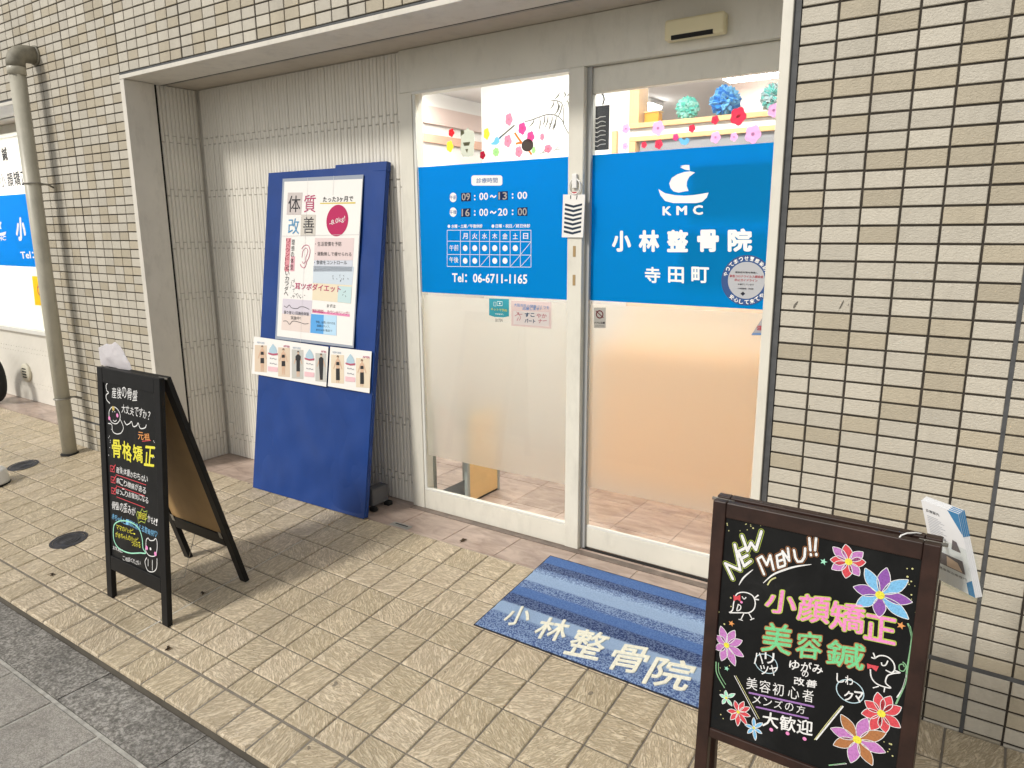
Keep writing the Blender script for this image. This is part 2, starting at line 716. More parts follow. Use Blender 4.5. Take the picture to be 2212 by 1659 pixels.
MT_IRON = M('cast_iron', (0.055, 0.055, 0.06), 0.6, 0.3, var=0.4, vscale=40, bmp=0.5, bscale=90)
MT_GLASS = glass_mat()
MT_FROST = frost_mat('frosted_film')
MT_BLUE = vinyl('blue_vinyl', (0.0, 0.35, 0.74), 0.54)
MT_WHITEV = vinyl('white_vinyl', (0.95, 0.94, 0.92), 0.06)
MT_NAVYV = vinyl('navy_patch', (0.012, 0.03, 0.10), 0.15)
MT_GREYV = vinyl('grey_digit', (0.55, 0.52, 0.50), 0.3)
MT_PAPER = M('white_paper', (0.80, 0.79, 0.77), 0.55, spec=0.3)
MT_WHITE = M('white_plastic', (0.78, 0.78, 0.77), 0.4)
MT_INK = M('black_ink', (0.02, 0.02, 0.025), 0.6)


def pink_tile_mat():
    m, nt, b = nodes_of('pink_tile')
    r = rand_value(nt)
    n = noise(nt, pos(nt, (1, 2.4, 1)), 7, 6, 0.62, 0.8)
    c = ramp(nt, n, [(0.32, (0.29, 0.215, 0.18)), (0.5, (0.41, 0.315, 0.265)), (0.68, (0.52, 0.415, 0.355))])
    sh = mathn(nt, 'ADD', 0.9, mathn(nt, 'MULTIPLY', r, 0.18))
    cc = N(nt, 'ShaderNodeCombineColor')
    for i in range(3):
        nt.links.new(sh, cc.inputs[i])
    c = mixc(nt, 1.0, c, cc.outputs[0], 'MULTIPLY')
    nt.links.new(c, b.inputs['Base Color'])
    b.inputs['Roughness'].default_value = 0.33
    bump(nt, b, noise(nt, pos(nt), 40, 5, 0.6), 0.15, 0.002)
    return m


MT_PINK = pink_tile_mat()
MT_PJOINT = M('pink_joint', (0.50, 0.43, 0.36), 0.85)

# ------------------------------------------------------------------ pieces in bulk
def visible_size(c, size):
    """pixels of the photograph that a piece at c of the given size fills, 0 outside the frame"""
    q = project(c)
    if q is None or not (-15 < q[0] < IMG_W + 15 and -15 < q[1] < IMG_H + 15):
        return 0.0
    d = (Vector(c) - CAM)
    return size / q[2]


def lay(pieces, name, mat, parent, stuff_name, limit=300, wob=0.0):
    """pieces: (centre, mesh key, mesh maker). the largest in view become objects, the rest one mesh"""
    scored = sorted(((visible_size(p[0], p[3]), i) for i, p in enumerate(pieces)), reverse=True)
    own = set(i for s, i in scored[:limit] if s > 0)
    cache = {}
    rv, rf = [], []
    base = world_loc(parent)
    for i, (c, key, maker, _) in enumerate(pieces):
        if key not in cache:
            v, f = maker()
            cache[key] = (v, f, None)
        v, f, me = cache[key]
        if i in own:
            if me is None:
                me = mesh_from(name, v, f)
                me.materials.append(mat)
                cache[key] = (v, f, me)
            o = bpy.data.objects.new(name, me)
            COL.objects.link(o)
            o.parent = parent
            o.location = Vector(c) - base
            if wob:
                o.rotation_euler = (rnd.uniform(-wob, wob), rnd.uniform(-wob, wob) * 0.5, rnd.uniform(-wob, wob))
                o.location += Vector((rnd.uniform(-.0005, .0005), 0, rnd.uniform(-.0004, .0004)))
        else:
            b = len(rv)
            rv += [Vector(c) + Vector(q) for q in v]
            rf += [tuple(b + k for k in g) for g in f]
    if rv:
        tag(geo(stuff_name, rv, rf, mat, parent), kind='stuff')


def tile_maker(w, h, t, ch, axis='wall'):
    """a tile with a chamfered face; wall: w along x, h along z, face at y=0. floor: face up"""
    def mk():
        a, b = w / 2, h / 2
        ring = lambda i, d: [(-a + i, -b + i, d), (a - i, -b + i, d), (a - i, b - i, d), (-a + i, b - i, d)]
        P = ring(0, t) + ring(0, ch) + ring(ch, 0)
        F = []
        for r in (0, 4):
            for k in range(4):
                l = (k + 1) % 4
                F.append((r + k, r + l, r + 4 + l, r + 4 + k))
        F.append((8, 9, 10, 11))
        if axis == 'wall':
            return [(p[0], p[2], p[1]) for p in P], F
        return [(p[0], p[1], -p[2] + SL * p[1] + SX * p[0]) for p in P], F
    return mk


# ------------------------------------------------------------------ structure: terrace, gutter, street
E_Y = -1.137                                             # street edge of the terrace
GX0, GP = -2.3423, 0.1488


def floor_sheet(name, x0, x1, y0, y1, dz, depth, mat, parent=None):
    v = []
    for d in (depth, dz):
        v += [(x, y, fz(x, y) + d) for x, y in ((x0, y0), (x1, y0), (x1, y1), (x0, y1))]
    return geo(name, v, BOXF, mat, parent)


pavement = thing('pavement', (-2.3, -0.5, fz(-2.3, -0.5)), 'sloping terrace of square buff slate-textured tiles before the entrance', None)
pavement['kind'] = 'structure'
tag(floor_sheet('grout_bed', -12, 4.2, E_Y + 0.002, 0.149, -0.005, -0.30, MT_FGROUT, pavement))
rows = [(0.149 - GP * k, 0.149 - GP * (k + 1)) for k in range(7)] + [(0.149 - GP * 7, -0.994), (-0.994, E_Y)]
pieces = []
J = 0.0065
for (yt, yb) in rows:
    for k in range(-62, 45):
        x0 = GX0 + GP * k
        xc, yc = x0 + GP / 2, (yt + yb) / 2
        if yt > 0.1 and not (-3.94 < xc < -0.37 or xc < -5.16):
            continue                                     # that strip is under the wall piers
        hh = round(yt - yb - J, 4)
        edge = yb <= E_Y + 1e-6
        c = (xc, yc - (0.002 if edge else 0), fz(xc, yc) + rnd.uniform(-0.0006, 0.0006))
        pieces.append((c, ('f', hh), tile_maker(GP - J, hh, 0.02 if not edge else 0.014, 0.003 if not edge else 0.006, 'floor'), math.sqrt(GP * hh)))
lay(pieces, 'paving_tile', MT_FLOOR, pavement, 'far_paving_tiles')
WHITE_J = M('white_joint_line', (0.66, 0.63, 0.56), 0.8, var=0.25, vscale=40)
floor_sheet('kerb_face', -12, 4.2, E_Y + 0.0005, E_Y + 0.02, -0.012, -0.12, M('kerb_shade_grout', (0.085, 0.075, 0.06), 0.9, var=0.3), pavement)  # dark colour paints the shade on the kerb's street face
s = Sheet(FLOOR, 0.0012, crop(0, 2000, 1200 / 2212))
s.line([(940, 700), (1110, 605)], 0.007, smooth=False)
s.line([(1180, 565), (2090, 50)], 0.006, smooth=False)
s.build('pale_joint_line', WHITE_J, pavement)

ZG = -0.160                                              # gutter level
gutter = thing('gutter', (-2.3, -1.23, ZG), 'rough grey granite gutter strip along the terrace edge', None)
gutter['kind'] = 'structure'


def street_sheet(name, x0, x1, y0, y1, z, th, mat, parent):
    v = []
    for d in (-th, 0):
        v += [(x, y, z + SX * x + d) for x, y in ((x0, y0), (x1, y0), (x1, y1), (x0, y1))]
    return geo(name, v, BOXF, mat, parent)


x = -9.0
while x < 3.4:
    street_sheet('gutter_stone', x, x + 0.596, -1.322, E_Y - 0.002, ZG + rnd.uniform(-0.001, 0.001), 0.12, MT_GRAN, gutter)
    x += 0.6
street_sheet('gutter_bed', -9, 3.4, -1.325, E_Y - 0.001, ZG - 0.006, 0.1, MT_ASPH, gutter)
street = thing('street', (-2.3, -2.2, ZG), 'street paved with square grey granite slabs and pale joints', None)
street['kind'] = 'structure'
street_sheet('slab_bed', -9, 3.4, -9, -1.325, ZG - 0.004, 0.1, MT_SJOINT, street)
slabs = []
for i in range(-22, 19):
    for j in range(0, 12):
        xc, yc = -2.40 + 0.155 + 0.31 * i, -1.334 - 0.155 - 0.31 * j
        def mk():
            a = 0.149
            v = []
            for d, e in ((-0.05, 0), (-0.003, 0), (0, 0.003)):
                v += [(px_, py_, d + SX * px_) for px_, py_ in ((-a + e, -a + e), (a - e, -a + e), (a - e, a - e), (-a + e, a - e))]
            F = [(r + k, r + (k + 1) % 4, r + 4 + (k + 1) % 4, r + 4 + k) for r in (0, 4) for k in range(4)] + [(8, 9, 10, 11)]
            return v, F
        slabs.append(((xc, yc, ZG + SX * xc + rnd.uniform(-0.0008, 0.0008)), 's', mk, 0.3))
lay(slabs, 'street_slab', MT_SLAB, street, 'far_street_slabs')
GROUND = M('ground_base', (0.12, 0.115, 0.11), 0.9, var=0.2)
tag(box('ground', -150, 150, -150, 150, -0.8, -0.42, GROUND), kind='structure')

# ------------------------------------------------------------------ structure: pink entrance floor
PZ = 0.0225
entrance_floor = thing('entrance_floor', (-2, 0.3, PZ), 'glossy pinkish brown tiled floor of the entrance and room', None)
entrance_floor['kind'] = 'structure'
box('joint_bed', -3.95, -0.372, 0.150, 5.2, PZ - 0.2, PZ - 0.003, MT_PJOINT, entrance_floor)
pp = []
for i in range(-8, 5):
    for j in range(0, 16):
        x0, x1 = -1.875 + 0.3 * i, -1.875 + 0.3 * (i + 1)
        y0, y1 = 0.150 + 0.3 * j, 0.150 + 0.3 * (j + 1)
        if x1 < -3.93 or x0 > -0.4:
            continue
        x0, x1 = max(x0, -3.94), min(x1, -0.375)
        w, h = round(x1 - x0 - 0.004, 3), round(y1 - y0 - 0.004, 3)
        pp.append((((x0 + x1) / 2, (y0 + y1) / 2, PZ), ('p', w, h),
                   (lambda w=w, h=h: ([(p[0], p[1], p[2]) for p in
                                       [(-w / 2, -h / 2, -.03), (w / 2, -h / 2, -.03), (w / 2, h / 2, -.03), (-w / 2, h / 2, -.03),
                                        (-w / 2, -h / 2, -.001), (w / 2, -h / 2, -.001), (w / 2, h / 2, -.001), (-w / 2, h / 2, -.001),
                                        (-w / 2 + .001, -h / 2 + .001, 0), (w / 2 - .001, -h / 2 + .001, 0), (w / 2 - .001, h / 2 - .001, 0), (-w / 2 + .001, h / 2 - .001, 0)]],
                                      [(r + k, r + (k + 1) % 4, r + 4 + (k + 1) % 4, r + 4 + k) for r in (0, 4) for k in range(4)] + [(8, 9, 10, 11)])), 0.3))
lay(pp, 'floor_tile', MT_PINK, entrance_floor, 'more_floor_tiles')
bay_floor = thing('bay_floor', (-7, 0.3, PZ), 'pinkish strip of tiles under the far shop window', None)
bay_floor['kind'] = 'structure'
for i in range(12):
    box('floor_tile', -5.17 - 0.3 * (i + 1) + 0.003, -5.17 - 0.3 * i, 0.152, 0.45, -0.1, 0.038, MT_PINK, bay_floor, 0.001, 1)

# ------------------------------------------------------------------ facade walls of small tiles
GZ0 = 2.0061
TW, TH, TJ = 0.1, 0.05, 0.006


def wall_tiles(parent, x0, ncol, pitch, zlo, zhi, thick_cols, first=1):
    out = []
    r0, r1 = math.floor((GZ0 - zhi) / TH + 1e-6), math.ceil((GZ0 - zlo) / TH - 1e-6)
    for c in range(ncol):
        xa, xb = x0 + pitch * c, x0 + pitch * (c + 1)
        la = 0.011 if c in thick_cols else TJ
        lb = 0.011 if (c + 1) in thick_cols else TJ
        xa, xb = xa + la / 2, xb - lb / 2
        for r in range(r0, r1):
            zt, zb = GZ0 - TH * r, GZ0 - TH * (r + 1)
            zt -= TJ / 2 if r != 36 else 0.007
            zb += TJ / 2 if r + 1 != 36 else 0.007
            zt, zb = min(zt, zhi), max(zb, zlo)
            if zt - zb < 0.012:
                continue
            w, h = round(xb - xa, 4), round(zt - zb, 4)
            cc = ((xa + xb) / 2, rnd.uniform(-0.0006, 0.0006), (zt + zb) / 2)
            out.append((cc, (w, h), tile_maker(w, h, 0.012, 0.0018), math.sqrt(w * h)))
    return out


def core_wall(name, x0, x1, z0, z1, mat, parent, y0=0.005, y1=0.40):
    return box(name, x0, x1, y0, y1, z0, z1, mat, parent)


wall_r = thing('tiled_wall', (0.3, 0.2, 0), 'pale two-tone tiled wall beside the glass sliding door', 'wall')
core_wall('wall_core', -0.3715, 2.43, -0.3, 4.2, MT_GROUT, wall_r)
lay(wall_tiles(wall_r, -0.3732, 28, 0.1, -0.10, 4.2, {6, 12, 18, 24}), 'facade_tile', MT_WALL, wall_r, 'further_facade_tiles', wob=0.009)
s = Plane((0, 0.0, 0), (1, 0, 0), (0, 0, 1), (0, -1, 0))
for xj in (0.2268, 0.8268):
    box('expansion_joint', xj - 0.0052, xj + 0.0052, 0.001, 0.006, -0.1, 4.2, MT_SEAL, wall_r)
box('expansion_joint', -0.37, 2.42, 0.0016, 0.006, GZ0 - TH * 36 - 0.0068, GZ0 - TH * 36 + 0.0068, MT_SEAL, wall_r)

WALLP = Plane((0, -0.0004, 0), (1, 0, 0), (0, 0, 1), (0, -1, 0))
cS = crop(2800, 780, 1040 / 2212)
for pts, w in (([(410, 745), (385, 775), (375, 800)], 0.006), ([(425, 400), (405, 440)], 0.003), ([(405, 660), (398, 690)], 0.003), ([(775, 735), (755, 775), (738, 805)], 0.003), ([(815, 765), (808, 780)], 0.004), ([(800, 690), (795, 712)], 0.003), ([(505, 1570), (495, 1600)], 0.003)):
    Sheet(WALLP, 0.0009, cS).line(pts, w, taper=True).build('scuff_mark', M('scuff', (0.13, 0.12, 0.10), 0.8, var=0.4, vscale=200), wall_r)
PX = 0.099
wall_l = thing('tiled_wall', (-4.5, 0.2, 0), 'narrow tiled pier behind the drainpipe', 'wall')
core_wall('wall_core', -5.142, -3.948, -0.3, 2.302, MT_GROUT, wall_l)
lay(wall_tiles(wall_l, -5.136, 12, PX, -0.05, 2.3031, {6, 12}), 'facade_tile', MT_WALL, wall_l, 'further_facade_tiles', wob=0.009)
box('expansion_joint', -5.136 + 6 * PX - 0.005, -5.136 + 6 * PX + 0.005, 0.001, 0.0058, -0.05, 2.302, MT_GROUT, wall_l)
box('expansion_joint', -5.13, -3.95, 0.0016, 0.0058, GZ0 - TH * 36 - 0.0068, GZ0 - TH * 36 + 0.0068, MT_SEAL, wall_l)

wall_u = thing('tiled_wall', (-4, 0.2, 2.303), 'wide band of small tiles above the recessed entrance and window', 'wall')
core_wall('wall_core', -9.09, -0.372, 2.304, 4.2, MT_GROUT, wall_u)
lay(wall_tiles(wall_u, -5.136 - 40 * PX, 88, PX, 2.3031, 4.2, {4, 10, 16, 22, 28, 34, 40, 46, 52, 58, 64, 70, 76, 82}), 'facade_tile', MT_WALL, wall_u, 'further_facade_tiles', wob=0.009)

# ------------------------------------------------------------------ steel casing round the recess
casing = thing('entrance_casing', (-2.15, 0.1, PZ), 'beige steel casing lining the recessed shop entrance', 'door casing')
box('head_casing', -3.925, -0.391, -0.018, 0.205, 2.268, 2.2895, MT_CASE, casing, 0.002)
box('jamb_casing', -3.925, -3.885, -0.018, 0.155, 0.0, 2.266, MT_CASE, casing, 0.002)
box('jamb_casing', -0.421, -0.391, -0.014, 0.50, -0.02, 2.266, MT_DOOR, casing, 0.002)
box('sealant_strip', -3.948, -3.9255, -0.002, 0.02, 0.0, 2.302, MT_SEAL, casing)
box('sealant_strip', -0.3905, -0.3722, -0.003, 0.02, -0.06, 2.302, MT_SEAL, casing)
box('sealant_strip', -3.9475, -0.3725, -0.003, 0.02, 2.29, 2.3035, MT_SEAL, casing)
box('shutter_slot', -3.93, -0.40, 0.2055, 0.219, 2.2705, 2.32, MT_BLACK, casing)
box('shutter_slot', -3.96, -3.909, 0.1555, 0.1795, PZ + 0.001, 2.268, MT_BLACK, casing)
box('slot_rail', -3.88, -0.43, 0.2195, 0.2505, 2.276, 2.300, MT_GALV, casing)
box('soffit', -3.93, -0.40, 0.251, 0.46, 2.279, 2.302, MT_SOFFIT, casing)

# ------------------------------------------------------------------ recess lined with staggered strip tiles
ribwall = thing('strip_tile_wall', (-3.1, 0.46, PZ), 'ribbed wall of staggered white strip tiles lining the recess', 'wall')
RB = 0.447                                               # joint plane of the back wall
box('wall_core', -3.99, -2.292, RB, 0.55, 0.0, 2.30, MT_RIBBACK, ribwall)
box('wall_core', -4.03, -3.931, 0.18, RB, 0.0, 2.30, MT_RIBBACK, ribwall)


def rib_maker(w, L, axis):
    def mk():
        a, e, d = w / 2, w * 0.25, 0.008
        prof = [(-a, 0), (-a, -d * 0.55), (-a + e, -d), (a - e, -d), (a, -d * 0.55), (a, 0)]
        v = []
        for z in (-L / 2, L / 2):
            v += [(p[0], p[1], z) for p in prof]
        F = [(k, k + 1, 7 + k, 6 + k) for k in range(5)] + [(5, 4, 3, 2, 1, 0), (6, 7, 8, 9, 10, 11)]
        if axis == 'y':
            v = [(-p[1], p[0], p[2]) for p in v]
        return v, F
    return mk


RIBP = 0.02475


def ribs(start, n, axis, fixed):
    out = []
    for i in range(n):
        off = 0.0 if i % 2 else 0.037
        edges = [2.276] + [z - off for z in (2.001, 1.699, 1.393, 1.090, 0.790, 0.487, 0.178)] + [PZ + 0.001]
        for za, zb in zip(edges[:-1], edges[1:]):
            L = round(za - zb - 0.007, 4)
            cc = start + RIBP * (i + 0.5)
            dv = rnd.uniform(-0.0012, 0.0012)
            p = (cc, fixed + dv, (za + zb) / 2) if axis == 'x' else (fixed + dv, cc, (za + zb) / 2)
            out.append((p, (axis, L), rib_maker(RIBP - 0.0022, L, axis), math.sqrt(RIBP * L)))
    return out


nb = int((3.915 - 2.297) / RIBP)
lay(ribs(-2.297 - nb * RIBP, nb, 'x', RB) + ribs(0.186, 10, 'y', -3.931), 'strip_tile', MT_RIB, ribwall, 'further_strip_tiles')
box('outlet_box', -3.885, -3.842, RB - 0.020, RB - 0.004, 0.16, 0.245, MT_RIB, ribwall, 0.004)

# ------------------------------------------------------------------ glass front: header, fixed pane, mullion
YF, YL = 0.425, 0.470
front = thing('glass_front', (-1.35, 0.44, PZ), 'cream aluminium shopfront with fixed glass pane and deep header', 'shopfront')
box('header', -2.288, -0.424, YF, 0.53, 2.088, 2.277, MT_DOOR, front, 0.002)
box('stile', -2.291, -2.212, YF - 0.004, 0.50, PZ, 2.087, MT_DOOR, front, 0.002)
box('head_trim', -2.212, -1.365, YF - 0.002, YF + 0.012, 2.076, 2.0875, MT_TRIM, front)
box('mullion', -1.362, -1.292, YF - 0.008, 0.465, PZ, 2.0872, MT_DOOR, front, 0.003)
box('mullion_cover', -1.2915, -1.272, YF + 0.02, 0.462, PZ, 2.0872, M('mullion_grey', (0.36, 0.37, 0.37), 0.35), front)
box('bottom_rail', -2.2115, -1.3625, YF, 0.47, PZ, 0.124, MT_DOOR, front, 0.002)
box('glazing_bead', -2.2115, -1.3625, YF + 0.001, YF + 0.010, 0.1245, 0.136, MT_TRIM, front, 0.002)
box('glazing_bead', -2.2115, -2.196, YF + 0.0005, YF + 0.011, 0.137, 2.0755, MT_TRIM, front, 0.002)
FG = YF + 0.012
box('pane', -2.2115, -1.3622, FG, FG + 0.005, 0.125, 2.0870, MT_GLASS, front)
PL_F = Plane((0, FG - 0.001, 0), (1, 0, 0), (0, 0, 1), (0, -1, 0))
box('frosted_film', -2.195, -1.3640, FG + 0.006, FG + 0.0075, 0.312, 1.140, MT_FROST, front)
for i, zz in enumerate((1.365, 1.245)):
    box('tape_mark', -1.333, -1.320, YF - 0.0092, YF - 0.0082, zz - 0.025, zz + 0.02, M('brown_tape', (0.36, 0.25, 0.12), 0.6), front)

leaf = thing('sliding_door', (-0.85, 0.48, PZ), 'cream framed glass sliding door under the sensor', 'door')
LX0, LX1 = -1.300, -0.425
box('top_rail', LX0, LX1, YL - 0.012, YL + 0.028, 1.990, 2.086, MT_DOOR, leaf, 0.002)
box('bottom_rail', LX0, LX1, YL - 0.012, YL + 0.028, PZ + 0.006, 0.122, MT_DOOR, leaf, 0.002)
box('glazing_bead', LX0 + 0.02, LX1 - 0.04, YL - 0.0105, YL - 0.002, 0.1222, 0.135, MT_TRIM, leaf, 0.002)
box('stile', LX0, -1.2795, YL - 0.012, YL + 0.028, 0.1225, 1.9895, MT_TRIM, leaf, 0.002)
box('stile', -0.470, LX1, YL - 0.012, YL + 0.028, 0.1225, 1.9895, MT_DOOR, leaf, 0.002)
box('pane', -1.279, -0.4705, YL, YL + 0.005, 0.1226, 1.9893, MT_GLASS, leaf)
PL_L = Plane((0, YL - 0.001, 0), (1, 0, 0), (0, 0, 1), (0, -1, 0))
box('frosted_film', -1.278, -0.4715, YL + 0.006, YL + 0.0075, 0.312, 1.140, MT_FROST, leaf)
sill = thing('door_shade_strip', (-0.85, 0.45, PZ), 'painted shade strip and track groove below the glass shopfront', 'painted shade strip')
MT_DOORSHADE = M('door_shade_brown', (0.17, 0.135, 0.115), 0.5, var=0.3, vscale=20)
box('shade_plate', -2.28, -0.43, YF - 0.045, YF - 0.006, PZ + 0.0005, PZ + 0.003, MT_DOORSHADE, sill)  # dark strip paints the shade along the foot of the door
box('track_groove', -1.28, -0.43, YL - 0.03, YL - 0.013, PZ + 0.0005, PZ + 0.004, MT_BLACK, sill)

sensor = thing('door_sensor', (-0.83, 0.4, 2.1), 'cream motion sensor box on the header over the door', 'sensor')
MT_SENS = M('sensor_plastic', (0.74, 0.67, 0.44), 0.4)
box('housing', -0.942, -0.722, 0.378, 0.4245, 2.122, 2.192, MT_SENS, sensor, 0.008, 3)
box('lens', -0.915, -0.760, 0.3765, 0.384, 2.122, 2.137, MT_BLACK, sensor, 0.001)

# ------------------------------------------------------------------ blue vinyl signs on the glass
cL = crop(1500, 200, 750 / 1131)
cR = crop(2150, 0, 850 / 1085)


def vinyl_sheet(parent, pl, a0, a1, b0, b1, mat, name='vinyl_sign', h0=0.0002, h1=0.0012):
    return slab(name, pl, a0, a1, b0, b1, h0, h1, mat, parent)


signL = vinyl_sheet(front, PL_F, -2.1950, -1.3640, 1.1555, 1.748, MT_BLUE)
signL['label'] = 'blue opening hours sign with timetable'
H = 0.0018
sw = Sheet(PL_F, H, cL)
# rounded title plate
def rrect(x0, y0, x1, y1, r):
    pts = []
    for cx, cy, a in ((x1 - r, y1 - r, 0), (x0 + r, y1 - r, 90), (x0 + r, y0 + r, 180), (x1 - r, y0 + r, 270)):
        for k in range(5):
            an = math.radians(a + 22.5 * k)
            pts.append((cx + r * math.cos(an), cy + r * math.sin(an)))
    return pts
sw.poly(rrect(405, 690, 580, 748, 14))
sw.disc((302, 815), 0.0215, 28)
sw.disc((302, 898), 0.0215, 28)
sw.disc((278, 978), 0.0075, 16)
sw.disc((527, 977), 0.0075, 16)
# table
tx = [268, 343, 397, 451, 508, 566, 624, 682, 742]
ty = [1000, 1062, 1137, 1205]
tl = lambda x, r: (x, ty[r] + (x - 268) * (0.0 if r == 0 else 0.008))
for r in range(4):
    sw.line([tl(268, r), tl(742, r)], 0.0022, smooth=False)
for xx in (268, 742):
    sw.line([tl(xx, 0), tl(xx, 3)], 0.0022, smooth=False)
for xx in tx[1:-1]:
    sw.line([tl(xx, 0), tl(xx, 3)], 0.0022, smooth=False)
days = '月火水木金土日'
for i in range(7):
    x0, x1 = tx[i + 1], tx[i + 2]
    xm = (x0 + x1) / 2
    for r in (1, 2):
        closed = (r == 1 and i == 6) or (r == 2 and i in (2, 5, 6))
        if closed:
            sw.line([(x0, ty[r + 1] + 2), (x1, ty[r] + 4)], 0.002, smooth=False)
        else:
            sw.disc((xm, (ty[r] + ty[r + 1]) / 2 + 2), 0.0135, 22)
    text(PL_F, days[i], (xm - 14, 1050), (xm + 14, 1050), (xm - 14, 1017), cL, H, MT_WHITEV, signL, 0.01)
sw.build('timetable', MT_WHITEV, signL)
BLU_DK = vinyl('sign_blue_ink', (0.0, 0.10, 0.34), 0.05)
text(PL_F, '診療時間', (434, 735), (553, 732), (434, 706), cL, H + 0.0006, BLU_DK, signL, 0.0)
text(PL_F, '午前', (281, 828), (323, 826), (281, 804), cL, H + 0.0006, BLU_DK, signL, 0.0)
text(PL_F, '午後', (281, 911), (323, 909), (281, 887), cL, H + 0.0006, BLU_DK, signL, 0.0)
for q in ((347, 790, 402, 838), (555, 782, 611, 830), (347, 879, 400, 926), (665, 873, 722, 920)):
    Sheet(PL_F, H, cL).poly([(q[0], q[1]), (q[2], q[1] - 3), (q[2], q[3] - 1), (q[0], q[3])]).build('number_patch', MT_NAVYV, signL)
def run(parts, y, hgt, slope):
    for t_, x0, x1, mt in parts:
        k0, k1 = (x0 - 347) * slope, (x1 - 347) * slope
        text(PL_F, t_, (x0, y + k0), (x1, y + k1), (x0, y + k0 - hgt), cL, H + 0.0008, mt, signL, 0.012)
run((('09', 351, 398, MT_GREYV), ('00', 450, 500, MT_WHITEV), ('13', 559, 607, MT_GREYV), ('00', 666, 721, MT_WHITEV)), 833, 42, -0.025)
run((('16', 351, 396, MT_GREYV), ('00', 450, 500, MT_WHITEV), ('20', 556, 610, MT_WHITEV), ('00', 668, 719, MT_GREYV)), 922, 42, -0.015)
for (x, y) in ((424, 806), (424, 826), (638, 797), (638, 817), (424, 893), (424, 913), (638, 889), (638, 909)):
    Sheet(PL_F, H, cL).disc((x, y), 0.0042, 12).build('colon_dot', MT_WHITEV, signL)
for y in (806, 896):
    Sheet(PL_F, H, cL).line([(512, y + 8), (520, y - 2), (532, y + 8), (545, y - 2)], 0.006).build('wave_mark', MT_WHITEV, signL)
text(PL_F, '水曜・土曜／午後休診', (292, 989), (468, 987), (292, 968), cL, H, MT_WHITEV, signL, 0.02)
text(PL_F, '日曜・祝日／終日休診', (542, 987), (738, 986), (542, 966), cL, H, MT_WHITEV, signL, 0.02)
text(PL_F, '午前', (281, 1117), (332, 1115), (281, 1084), cL, H, MT_WHITEV, signL, 0.005)
text(PL_F, '午後', (281, 1183), (332, 1184), (281, 1151), cL, H, MT_WHITEV, signL, 0.005)
text(PL_F, 'Tel：06-6711-1165', (296, 1293), (720, 1304), (296, 1243), cL, H, MT_WHITEV, signL, 0.018)

signR = vinyl_sheet(leaf, PL_L, -1.2780, -0.4720, 1.1555, 1.751, MT_BLUE)
signR['label'] = 'blue sign with white boat emblem and clinic name'
lg = Sheet(PL_L, H, cR)
lg.poly([(408, 905), (440, 925), (485, 934), (530, 937), (575, 934), (615, 928), (648, 922), (640, 945), (618, 966), (590, 972), (480, 972), (440, 962), (418, 935)])
lg.poly([(583, 826), (560, 820), (530, 824), (498, 835), (472, 852), (460, 878), (466, 900), (480, 916), (505, 922), (535, 916), (552, 914), (543, 890), (545, 868), (556, 846)])
lg.poly([(512, 795), (535, 790), (556, 790), (558, 816), (535, 812), (512, 801), (524, 798)])
lg.build('boat_emblem', MT_WHITEV, signR)
text(PL_L, 'K', (428, 1031), (470, 1031), (428, 988), cR, H, MT_WHITEV, signR, 0.03)
text(PL_L, 'M', (494, 1030), (545, 1029), (494, 986), cR, H, MT_WHITEV, signR, 0.03)
text(PL_L, 'C', (573, 1029), (621, 1028), (573, 983), cR, H, MT_WHITEV, signR, 0.03)
for ch, x0, x1, yb, hh in (('小', 186, 277, 1205, 100), ('林', 314, 412, 1206, 104), ('整', 449, 550, 1207, 106), ('骨', 594, 697, 1206, 106), ('院', 740, 856, 1205, 110)):
    text(PL_L, ch, (x0, yb), (x1, yb), (x0, yb - hh), cR, H, MT_WHITEV, signR, 0.035)
for ch, x0, x1 in (('寺', 343, 417), ('田', 455, 530), ('町', 566, 650)):
    text(PL_L, ch, (x0, 1352), (x1, 1356), (x0, 1276), cR, H, MT_WHITEV, signR, 0.02)
# a board hung behind the glass keeps the room's light off part of the sign
box('inner_notice', -0.855, -0.475, YL + 0.009, YL + 0.012, 1.50, 1.70, MT_PAPER, leaf)
box('inner_notice', -0.885, -0.475, YL + 0.009, YL + 0.012, 1.24, 1.455, MT_PAPER, leaf)
# round sticker
st = Sheet(PL_L, H + 0.0004, cR)
sc_c = PL_L.pix(*cR(828, 1342))
SR = 0.094
st.disc(sc_c, SR, 48, raw=True)
stk = st.build('round_sticker', vinyl('sticker_navy', (0.06, 0.12, 0.30), 0.2), leaf)
st = Sheet(PL_L, H + 0.0009)
st.disc(sc_c, SR * 0.73, 48, raw=True)
st.build('sticker_disc', vinyl('sticker_grey', (0.60, 0.61, 0.64), 0.25), leaf)
def arc_text(s_, a0, a1, rr, size, flip, mt, par):
    for i, ch in enumerate(s_):
        if ch == ' ':
            continue
        a = math.radians(a0 + (a1 - a0) * i / (len(s_) - 1))
        up = Vector((math.cos(a), math.sin(a))) * (-1 if flip else 1)
        rt = Vector((up.y, -up.x))
        c = Vector(sc_c) + Vector((math.cos(a), math.sin(a))) * rr
        bl = c - rt * size / 2 - up * size / 2
        text_ab(PL_L, ch, bl, bl + rt * size, bl + up * size, H + 0.0012, mt, par, 0.02)
arc_text('やってまっせ！感染防止', 165, 20, SR * 0.865, 0.0155, False, MT_WHITEV, stk)
arc_text('安心して来てや', 232, 318, SR * 0.865, 0.0165, True, MT_WHITEV, stk)
RED_INK = vinyl('red_ink', (0.50, 0.03, 0.05), 0.2)
BLK_INK = vinyl('dark_ink', (0.03, 0.03, 0.04), 0.1)
def on_st(t_, y, w, hgt, mt):
    a, b = sc_c
    text_ab(PL_L, t_, (a - w / 2, b + y), (a + w / 2, b + y), (a - w / 2, b + y + hgt), H + 0.0014, mt, stk, 0.01)
